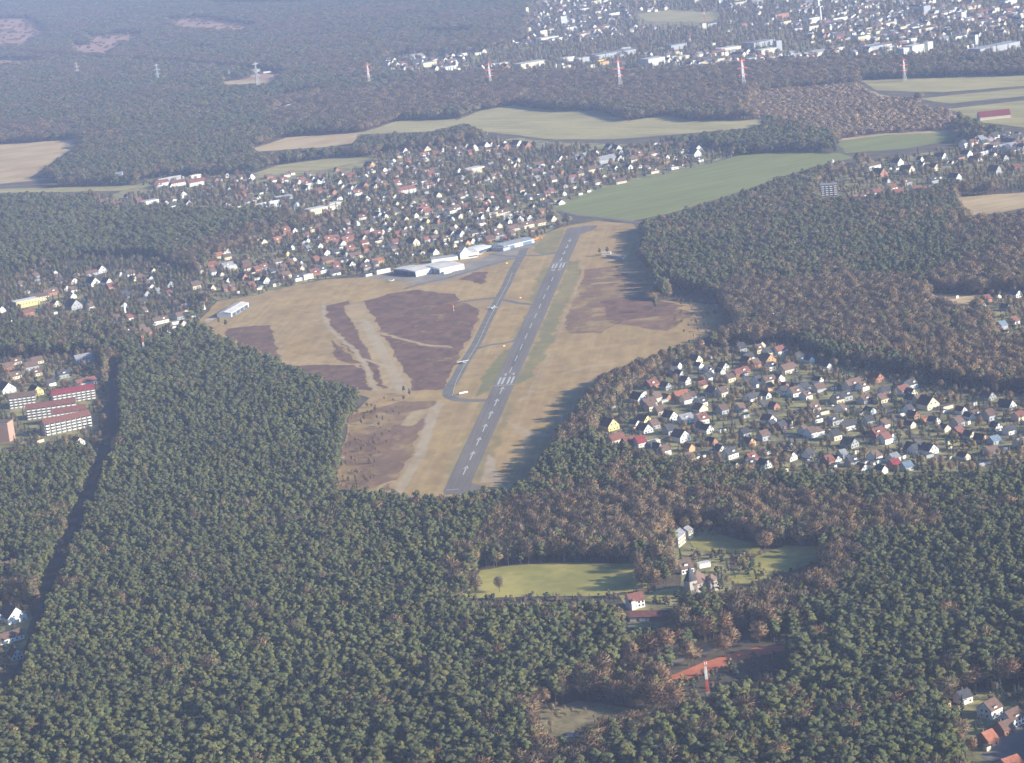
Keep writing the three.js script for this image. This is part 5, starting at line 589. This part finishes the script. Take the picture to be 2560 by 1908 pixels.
[[590, 378], [630, 386], [865, 402], [905, 409], [997, 416], [1048, 415], [1195, 436], [1270, 434], [1353, 456], [1562, 471], [1650, 468], [1722, 474]].forEach(([x, y], i) => { const p = i ? lorry0.clone() : lorry0, g = G(x / 2.578, y / 2.578); p.name = numbered('lorry'); p.position.set(g[0], 0.3, g[1]); p.rotation.y = 0.12; p.scale.setScalar(1.25); scene.add(p); tag(p, `white lorry on the motorway across the distant forest, ${ordinal(i + 1)} from the left`, 'lorry', 'lorries on the distant motorway'); disc(g[0], g[1], 14); for (let q = 0; q < 90; q += 6) disc(g[0] - g[0] / g[2] * q, g[1] - g[1] / Math.hypot(g[0], g[1]) * q, 8); });
{ const p = lorry0.clone(), g = G(2150 + 1720 / 5.407, 840 / 5.407); p.name = numbered('lorry'); p.position.set(g[0], 0.3, g[1]); p.rotation.y = 0.1; scene.add(p); tag(p, 'pale lorry on the motorway at the far right in front of the town', 'lorry'); }
// ------------------------------------------------------------------ trees
class MB { constructor() { this.p = []; this.n = []; this.c = []; } tri(a, b, d, n, c) { for (const [q, m] of [[a, n], [b, n], [d, n]]) { this.p.push(q.x, q.y, q.z); this.n.push(m.x, m.y, m.z); this.c.push(c[0], c[1], c[2]); } }
  geo() { const g = new THREE.BufferGeometry(); g.setAttribute('position', new THREE.Float32BufferAttribute(this.p, 3)); g.setAttribute('normal', new THREE.Float32BufferAttribute(this.n, 3)); g.setAttribute('color', new THREE.Float32BufferAttribute(this.c, 3)); return g; } }
const BARK = [0.13, 0.085, 0.06], BIRCH = [0.6, 0.57, 0.52];
function limb(m, a, b, r0, r1, c) { const d = b.clone().sub(a).normalize(), x = new THREE.Vector3(1, 0, 0.3).cross(d).normalize(), y = d.clone().cross(x); const ring = (p, r) => [0, 1, 2, 3, 4].map((i) => { const t = i / 5 * 6.283; return p.clone().addScaledVector(x, Math.cos(t) * r).addScaledVector(y, Math.sin(t) * r); }); const A = ring(a, r0), B = ring(b, r1); for (let i = 0; i < 5; i++) { const j = (i + 1) % 5, n = A[i].clone().add(A[j]).multiplyScalar(0.5).sub(a).normalize(); m.tri(A[i], A[j], B[i], n, c); m.tri(A[j], B[j], B[i], n, c); } }
const rv = () => { let v; do { v = v3(rr(-1, 1), rr(-1, 1), rr(-1, 1)); } while (v.lengthSq() > 1 || v.lengthSq() < 0.01); return v.normalize(); };
function tuft(m, p, n, s, c) { // one leaf spray: a bent pair of triangles facing roughly outwards
  const x = rv().cross(n).normalize(), y = n.clone().cross(x).normalize(), a = p.clone().addScaledVector(x, -s * 0.6), b = p.clone().addScaledVector(x, s * 0.6), t = p.clone().addScaledVector(y, s * rr(0.5, 0.8)).addScaledVector(n, -s * 0.25), u = p.clone().addScaledVector(y, -s * rr(0.5, 0.8)).addScaledVector(n, -s * 0.25);
  const k = rr(0.82, 1.18), cc = [c[0] * k, c[1] * k, c[2] * k]; m.tri(a, b, t, n, cc); m.tri(b, a, u, n, cc);
}
const ico = new THREE.IcosahedronGeometry(1, 1).toNonIndexed().attributes.position;
function lump(m, c, rx, ry, col) { // a lumpy foliage mass
  const s = rr(0, 100), off = (v) => 0.72 + 0.55 * vnoise(v.x * 2.2 + s + 9, v.y * 2.2 + v.z * 1.7 + 20, 7), P = [];
  for (let i = 0; i < ico.count; i++) { const v = v3(ico.getX(i), ico.getY(i), ico.getZ(i)), k = off(v); P.push([v3(c.x + v.x * rx * k, c.y + v.y * ry * k, c.z + v.z * rx * k), v]); }
  for (let i = 0; i < P.length; i += 3) { const f = P[i + 1][0].clone().sub(P[i][0]).cross(P[i + 2][0].clone().sub(P[i][0])).normalize(), t = rr(0.86, 1.14), cc = [col[0] * t, col[1] * t, col[2] * t]; const n = f.add(P[i][1].clone().add(P[i + 1][1]).add(P[i + 2][1]).multiplyScalar(0.25)).normalize(); m.tri(P[i][0], P[i + 1][0], P[i + 2][0], n, cc); }
}
// sprays of one crown lean their faces outwards from its middle, so that the crown is lit as one body
function rounded(m, mid, k) { const a = v3(0, 0, 0); for (let i = 0; i < m.p.length; i += 3) { a.set(m.p[i] - mid.x, m.p[i + 1] - mid.y, m.p[i + 2] - mid.z).normalize().multiplyScalar(k); a.x += m.n[i] * (1 - k); a.y += m.n[i + 1] * (1 - k); a.z += m.n[i + 2] * (1 - k); a.normalize(); m.n[i] = a.x; m.n[i + 1] = a.y; m.n[i + 2] = a.z; } }
// a pine: bare trunk, a broken crown of foliage clumps in its upper half
function pine(h, R, depth, clumps, per, size, col, coneLike = 0, fat = 1) {
  const trunk = new MB(), crown = new MB(), tipX = rr(-0.6, 0.6), tipZ = rr(-0.6, 0.6); limb(trunk, v3(0, -0.3, 0), v3(tipX, h * 0.93, tipZ), h * 0.016, h * 0.004, BARK);
  for (let k = 0; k < clumps; k++) {
    const f = (k + rr(0.2, 0.8)) / clumps, y = h - depth + depth * f, prof = coneLike ? (1 - f) * 0.95 + 0.08 : Math.sin(Math.PI * (0.2 + 0.72 * f)), a = k * 2.4 + rr(-0.5, 0.5), rad = R * prof * rr(0.25, 0.85), cr = coneLike ? R * rr(0.3, 0.42) * (1.1 - f * 0.7) : fat * R * rr(0.27, 0.56) * (1.1 - 0.35 * f), c = v3(tipX * f + Math.cos(a) * rad, y, tipZ * f + Math.sin(a) * rad), tone = fat > 1 ? rr(0.9, 1.1) : rr(0.8, 1.2), cc = [col[0] * tone * rr(0.9, 1.15), col[1] * tone, col[2] * tone];
    if (k % 2 === 0) limb(trunk, v3(tipX * f, y - cr * 0.6, tipZ * f), c, h * 0.006, h * 0.003, BARK);
    lump(crown, c, cr * rr(0.7, 0.95), cr * rr(0.45, 0.7), [cc[0] * 0.92, cc[1] * 0.92, cc[2] * 0.95]);
    for (let q = 0; q < per; q++) { const d = rv(); if (d.y < -0.35) d.y *= -0.6; const p = c.clone().add(d.clone().multiply(v3(cr, cr * 0.72, cr)).multiplyScalar(rr(0.72, 1.12))); const n = d.clone().add(v3(0, 0.25, 0)).addScaledVector(rv(), 0.42).normalize(); tuft(crown, p, n, size * rr(0.75, 1.3), cc); }
  }
  rounded(crown, v3(tipX * 0.5, h - depth * 0.62, tipZ * 0.5), coneLike ? 0.35 : 0.45);
  return [trunk, crown];
}
// a leafless broadleaf: trunk, limbs and a haze of fine twigs
function bare(h, R, twigs, col, bark, width = 0.3) {
  const trunk = new MB(), crown = new MB(), fork = h * rr(0.25, 0.38); limb(trunk, v3(0, -0.3, 0), v3(0, fork, 0), h * 0.017, h * 0.013, bark); const ends = [];
  for (let k = 0; k < 9; k++) { const a = k * 2.4 + rr(-0.4, 0.4), s = k === 0 ? 0 : rr(0.25, 0.62), e = v3(Math.cos(a) * R * s, h * rr(0.62, 0.84), Math.sin(a) * R * s); limb(trunk, v3(0, fork * rr(0.7, 1), 0), e, h * 0.009, h * 0.003, bark); ends.push([v3(0, fork, 0), e]); }
  const cy = h * 0.66, hy = h * 0.36;
  for (let q = 0; q < twigs; q++) { const d = rv(), rad = Math.pow(rnd(), 0.45), p = v3(d.x * R * rad, cy + d.y * hy * rad, d.z * R * rad), out = v3(d.x, 0.5 + d.y * 0.6, d.z).addScaledVector(rv(), 0.6).normalize(), L = h * rr(0.06, 0.13), side = rv().cross(out).normalize().multiplyScalar(width * rr(0.6, 1.4)), n = d.clone().addScaledVector(rv(), 0.5).add(v3(0, 0.2, 0)).normalize(), k = rr(0.75, 1.25), cc = [col[0] * k, col[1] * k, col[2] * k]; const b0 = p.clone().addScaledVector(out, -L * 0.5), tip = p.clone().addScaledVector(out, L * 0.6); crown.tri(b0.clone().sub(side), b0.clone().add(side), tip, n, cc); crown.tri(p.clone().sub(side), p.clone().add(side), tip.clone().addScaledVector(side, 3), n, cc); }
  rounded(crown, v3(0, h * 0.58, 0), 0.55);
  return [trunk, crown];
}
const PINE = [0.088, 0.098, 0.032], SPRUCE = [0.035, 0.055, 0.036], BROWN = [0.3, 0.235, 0.145], PURPLE = [0.31, 0.22, 0.145], OLIVE = [0.17, 0.155, 0.065];
const kinds = {
  pine: [0, 1, 2, 3, 4, 5, 6].map(() => pine(rr(15, 18.5), rr(2.9, 4), rr(7, 11), 12, 16, 1.3, PINE, 0, 1.05)),
  spruce: [0, 1, 2].map(() => pine(rr(13, 17), rr(2.3, 3), rr(12, 14), 20, 8, 0.95, SPRUCE, 1)),
  bare: [0, 1, 2, 3, 4].map((i) => bare(rr(14, 19), rr(4.4, 6), 900, i % 2 ? PURPLE : BROWN, BARK, 0.13)),
  young: [0, 1].map(() => bare(rr(8, 9.5), rr(3, 3.6), 420, [0.48, 0.36, 0.25], BARK, 0.16)),
  shrub: [0, 1, 2].map((i) => pine(rr(3.5, 5), rr(2, 2.6), rr(3.4, 4.5), 7, 9, 0.9, [OLIVE, SPRUCE, [0.12, 0.09, 0.065]][i])),
};
const leafMat = new THREE.MeshStandardMaterial({ vertexColors: true, roughness: 1 });
const tones = { pine: [[1, 1, 1], [1.25, 1.12, 0.9], [0.78, 0.85, 0.88], [1.1, 1.1, 0.8], [0.9, 1, 1.05]], bare: [[1, 1, 1], [1.15, 1.02, 0.92], [0.8, 0.82, 0.85], [1.05, 0.92, 0.88]] };
const toneMats = {}; for (const k in tones) toneMats[k] = tones[k].map((c) => new THREE.MeshStandardMaterial({ vertexColors: true, roughness: 1, color: new THREE.Color().setRGB(...c) }));
const geoOf = {}, partGeo = {};
for (const k in kinds) { partGeo[k] = kinds[k].map(([a, b]) => [a.geo(), b.geo()]); geoOf[k] = partGeo[k].map(([a, b]) => mergeGeometries([a, b])); }

// where trees stand: a jittered grid, finer near, read from the land-cover map
const spots = [];
function sow(zNear, zFar, step) {
  for (let z = zNear; z < zFar; z += step) {
    const half = z * 0.235 + 160; for (let x = -half; x < half; x += step) {
      const X = x + rr(-0.72, 0.72) * step, Z = -(z + rr(-0.72, 0.72) * step), p = project(X, 12, Z);
      if (p[0] < -170 || p[0] > 2760 || p[1] < -70 || p[1] > 2010) continue;
      spots.push([X, Z, step, p[0], p[1]]);
    }
  }
}
sow(1150, 1560, 6.2); sow(1560, 1750, 5.5); sow(1750, 2400, 5.3); sow(2400, 3400, 6.1); sow(3400, 4800, 8.2); sow(4800, 7000, 11.5); sow(7000, 11600, 15);
const crowd = { pine: [], spruce: [], bare: [], shrub: [], young: [] };
for (const [x, z, step, sx, sy] of spots) {
  const c = coverAt(x, z); if (c === 1) continue;
  const D = Math.hypot(x, z), s = step / 5.2, big = fbm(x / 260, z / 260, 77, 3), mid = fbm(x / 70, z / 70, 81, 3), r = rnd();
  let kind = null, sc = 1;
  const bareShare = (lo, hi) => Math.min(0.92, Math.max(0.03, lo + (hi - lo) * ((big * 0.55 + mid * 0.45) - 0.3) / 0.4));
  if (rnd() < 0.025) continue;
  if (c === 0) kind = r < bareShare(0.15, 0.8) ? 'bare' : rnd() < 0.1 ? 'spruce' : 'pine';
  else if (c === 3) kind = r < (D > 4300 ? bareShare(-0.1, 0.6) : bareShare(-0.16, 0.2)) ? 'bare' : rnd() < 0.04 ? 'spruce' : 'pine';
  else if (c === 4) kind = r < bareShare(0.8, 1.05) ? 'bare' : rnd() < 0.3 ? 'spruce' : 'pine';
  else if (c === 10) kind = r < bareShare(-0.1, 0.55) ? 'bare' : rnd() < 0.06 ? 'spruce' : 'pine';
  else if (c === 7) kind = 'young';
  else if (c === 9) { if (r > 0.8) continue; kind = rnd() < 0.45 ? 'shrub' : rnd() < 0.6 ? 'bare' : 'spruce'; sc = kind === 'shrub' ? rr(0.7, 1.2) : rr(0.18, 0.32); }
  else if (c === 2 || c === 8) { const dens = (c === 8 ? 0.86 : D > 4500 ? 0.66 : sx > 1450 ? 0.52 : 0.6) + (mid - 0.5) * 0.9; if (r > dens) continue; const q = rnd(); kind = c === 8 && q < 0.4 ? 'pine' : q < 0.3 ? 'spruce' : q < 0.68 ? 'bare' : 'shrub'; sc = kind === 'spruce' || kind === 'pine' ? rr(0.35, 0.74) : kind === 'bare' ? rr(0.3, 0.66) : rr(0.6, 1.3); }
  else if (c === 5) { if (r > 0.22) continue; kind = 'bare'; sc = rr(0.12, 0.34); }
  else if (c === 6) { if (r > 0.12) continue; kind = 'bare'; sc = 0.5; }
  if (!kind) continue;
  const size = sc * (D < 1620 ? 1.1 : 1) * (rnd() < 0.2 ? rr(0.7, 0.86) : rr(0.84, 1.1)) * (c === 2 || c === 5 || c === 8 || c === 9 ? Math.min(1.5, Math.max(1, s * 0.85)) : 1), wide = c === 2 || c === 5 || c === 8 || c === 9 ? 1 : Math.max(0.85, s * rr(0.85, 1.25));
  crowd[kind].push({ x, z, sx, sy, D, c, size, wide, turn: rr(0, 6.283), k: Math.floor(rnd() * 60), tone: mid + rr(-0.12, 0.12) });
}
// single trees that stand apart
const lone = (kind, x, y, size, o = {}) => { const g = G(x, y); crowd[kind].push({ x: g[0], z: g[1], sx: x, sy: y, D: g[2], c: 0, size, wide: 1, turn: rr(0, 6.283), k: Math.floor(rnd() * 60), tone: 0.5, lone: true, ...o }); };
const K8 = (x, y) => [850 + x / 2.578, 1268 + y / 2.578];
for (const [x, y, s] of [[1950, 530, 1.2], [2020, 470, 0.95], [1920, 420, 0.9], [760, 560, 1.1], [880, 590, 1], [1030, 550, 0.7]]) lone('bare', ...K8(x, y), s);
for (const [x, y, s] of [[1085, 372, 1], [1185, 335, 1], [1222, 340, 0.95], [1447, 352, 1]]) lone('bare', ...K8(x, y), s, { birch: true });
for (const [x, y, s] of [[1800, 1480, 0.95], [1806, 1472, 0.8], [1545, 1020, 0.95], [2235, 1020, 1.15], [2242, 1035, 1.1], [1975, 1130, 0.95], [1990, 1122, 0.9], [2000, 1140, 0.85], [1860, 1130, 0.8], [2380, 1110, 0.8], [1560, 1040, 0.9], [1552, 1055, 0.95], [1575, 1050, 0.8]]) lone('spruce', x, y, s);
for (const [x, y, s] of [[1640, 780, 0.9], [566, 820, 0.6], [548, 815, 0.6], [1010, 985, 0.5], [1024, 990, 0.45], [1500, 640, 0.6], [1520, 640, 0.6]]) lone('pine', x, y, s);

const toneWord = (t) => (t.tone < 0.44 ? 'dark' : t.tone > 0.56 ? 'pale' : 'mid');
const plural = { pine: ['pine_tree', 'tree'], bare: ['bare_tree', 'tree'], spruce: ['spruce_tree', 'tree'] };
const treeLabel = {
  pine: ['tall dark green pine in the dense wood along the lower edge of the picture', 'pines in the nearest wood'],
  bare: ['leafless brown broadleaf tree among the pines in the lower woods', 'leafless trees in the nearest woods'],
  spruce: ['narrow dark conifer among the pines in the lower woods', 'dark conifers in the nearest woods'],
};
const birchMat = new THREE.MeshStandardMaterial({ color: new THREE.Color().setRGB(...BIRCH), roughness: 0.9 }), birchTrunk = kinds.bare.map(([a]) => { const g = a.geo(); g.deleteAttribute('color'); return g; });
const stuffNames = { pine: ['pine_wood', 'mass of dark green pines covering the land'], bare: ['bare_wood', 'mass of leafless brown broadleaf trees'], spruce: ['conifer_wood', 'scattered dark conifers in woods and gardens'], young: ['young_plantation', 'pale brown young plantation behind the crop field'], shrub: ['garden_shrubs', 'shrubs and hedges of the gardens and the heath'] };
let birchNo = 0;
for (const kind of ['pine', 'bare', 'spruce', 'shrub', 'young']) {
  const all = crowd[kind], inView = all.filter((t) => kind !== 'shrub' && kind !== 'young' && (t.lone || (t.c !== 2 && t.c !== 5 && t.c !== 9 && t.c !== 8 && t.sx > 0 && t.sx < 2560 && t.sy > 0 && t.sy < 1908))).sort((a, b) => (b.lone ? 1 : 0) - (a.lone ? 1 : 0) || a.D - b.D);
  const single = new Set(inView.slice(0, kind === 'spruce' ? 120 : 300));
  const shown = [...single].filter((t) => !t.lone).sort((a, b) => b.sy - a.sy), perRow = kind === 'pine' ? 30 : 20;
  for (let i = 0; i < shown.length; i += perRow) shown.slice(i, i + perRow).sort((a, b) => a.sx - b.sx).forEach((t, k) => { t.place = `${ordinal(k + 1)} from left in ${i ? ordinal(i / perRow + 1) : 'nearest'} row`; });
  let loneNo = 0;
  for (const t of [...single].sort((a, b) => a.sx - b.sx)) {
    if (t.lone) t.place = `${ordinal(++loneNo)} from left`;
    const v = t.k % partGeo[kind].length, [tg, cg] = partGeo[kind][v], tm = toneMats[kind === 'bare' ? 'bare' : 'pine'];
    const o = thing(plural[kind][0], `${{ pine: { dark: 'dark green pine', mid: 'green pine', pale: 'olive green pine' }, bare: { dark: 'dark brown leafless tree', mid: 'brown leafless tree', pale: 'pale brown leafless tree' }, spruce: { dark: 'narrow dark conifer', mid: 'narrow conifer', pale: 'narrow greenish conifer' } }[kind][toneWord(t)]} of the lower woods, ${t.place}`, 'tree', t.x, 0, t.z, t.turn, treeLabel[kind][1]); o.scale.set(t.size * t.wide, t.size, t.size * t.wide);
    if (t.lone) { o.userData.label = { pine: 'small pine standing apart at the open airfield edge', bare: 'leafless tree standing on the bright lawn', spruce: 'dark conifer standing apart among houses and lawns' }[kind] + ', ' + t.place; o.userData.group = { pine: 'pines at the airfield edge', bare: 'trees on the bright lawn', spruce: 'dark conifers among the houses' }[kind]; }
    if (t.birch) { o.name = numbered('birch_tree'); o.userData.label = `white-stemmed birch at the back of the bright lawn, ${ordinal(++birchNo)} from left`; o.userData.group = 'birches behind the bright lawn'; mesh('trunk', birchTrunk[v], birchMat, o); } else mesh('trunk', tg, leafMat, o);
    mesh('crown', cg, tm[Math.min(tm.length - 1, Math.floor(t.tone * tm.length * 0.999 + rnd() * 0.8)) % tm.length], o);
  }
  const group = new THREE.Group(); group.name = stuffNames[kind][0]; scene.add(group); tag(group, stuffNames[kind][1], null, null, 'stuff');
  const n = geoOf[kind].length, bins = Array.from({ length: n }, () => []);
  for (const t of all) if (!single.has(t)) bins[t.k % n].push(t);
  bins.forEach((b, v) => {
    if (!b.length) return;
    const im = new THREE.InstancedMesh(geoOf[kind][v], leafMat, b.length); im.name = 'tree'; im.castShadow = im.receiveShadow = true;
    const M = new THREE.Matrix4(), q = new THREE.Quaternion(), up = v3(0, 1, 0), col = new THREE.Color();
    b.forEach((t, i) => { q.setFromAxisAngle(up, t.turn); M.compose(v3(t.x, 0, t.z), q, v3(t.size * t.wide, t.size, t.size * t.wide)); im.setMatrixAt(i, M); const k = 0.72 + 0.56 * Math.min(1, Math.max(0, t.tone)), w = rr(-0.1, 0.14); im.setColorAt(i, col.setRGB(k * (1 + w), k * (1 + w * 0.4), k * (1 - w * 0.5))); });
    group.add(im);
  });
}
console.log('trees', Object.entries(crowd).map(([k, v]) => k + ' ' + v.length).join(', '), 'buildings', list.length, JSON.stringify(count), 'rest', rest.length);
renderer.render(scene, camera);
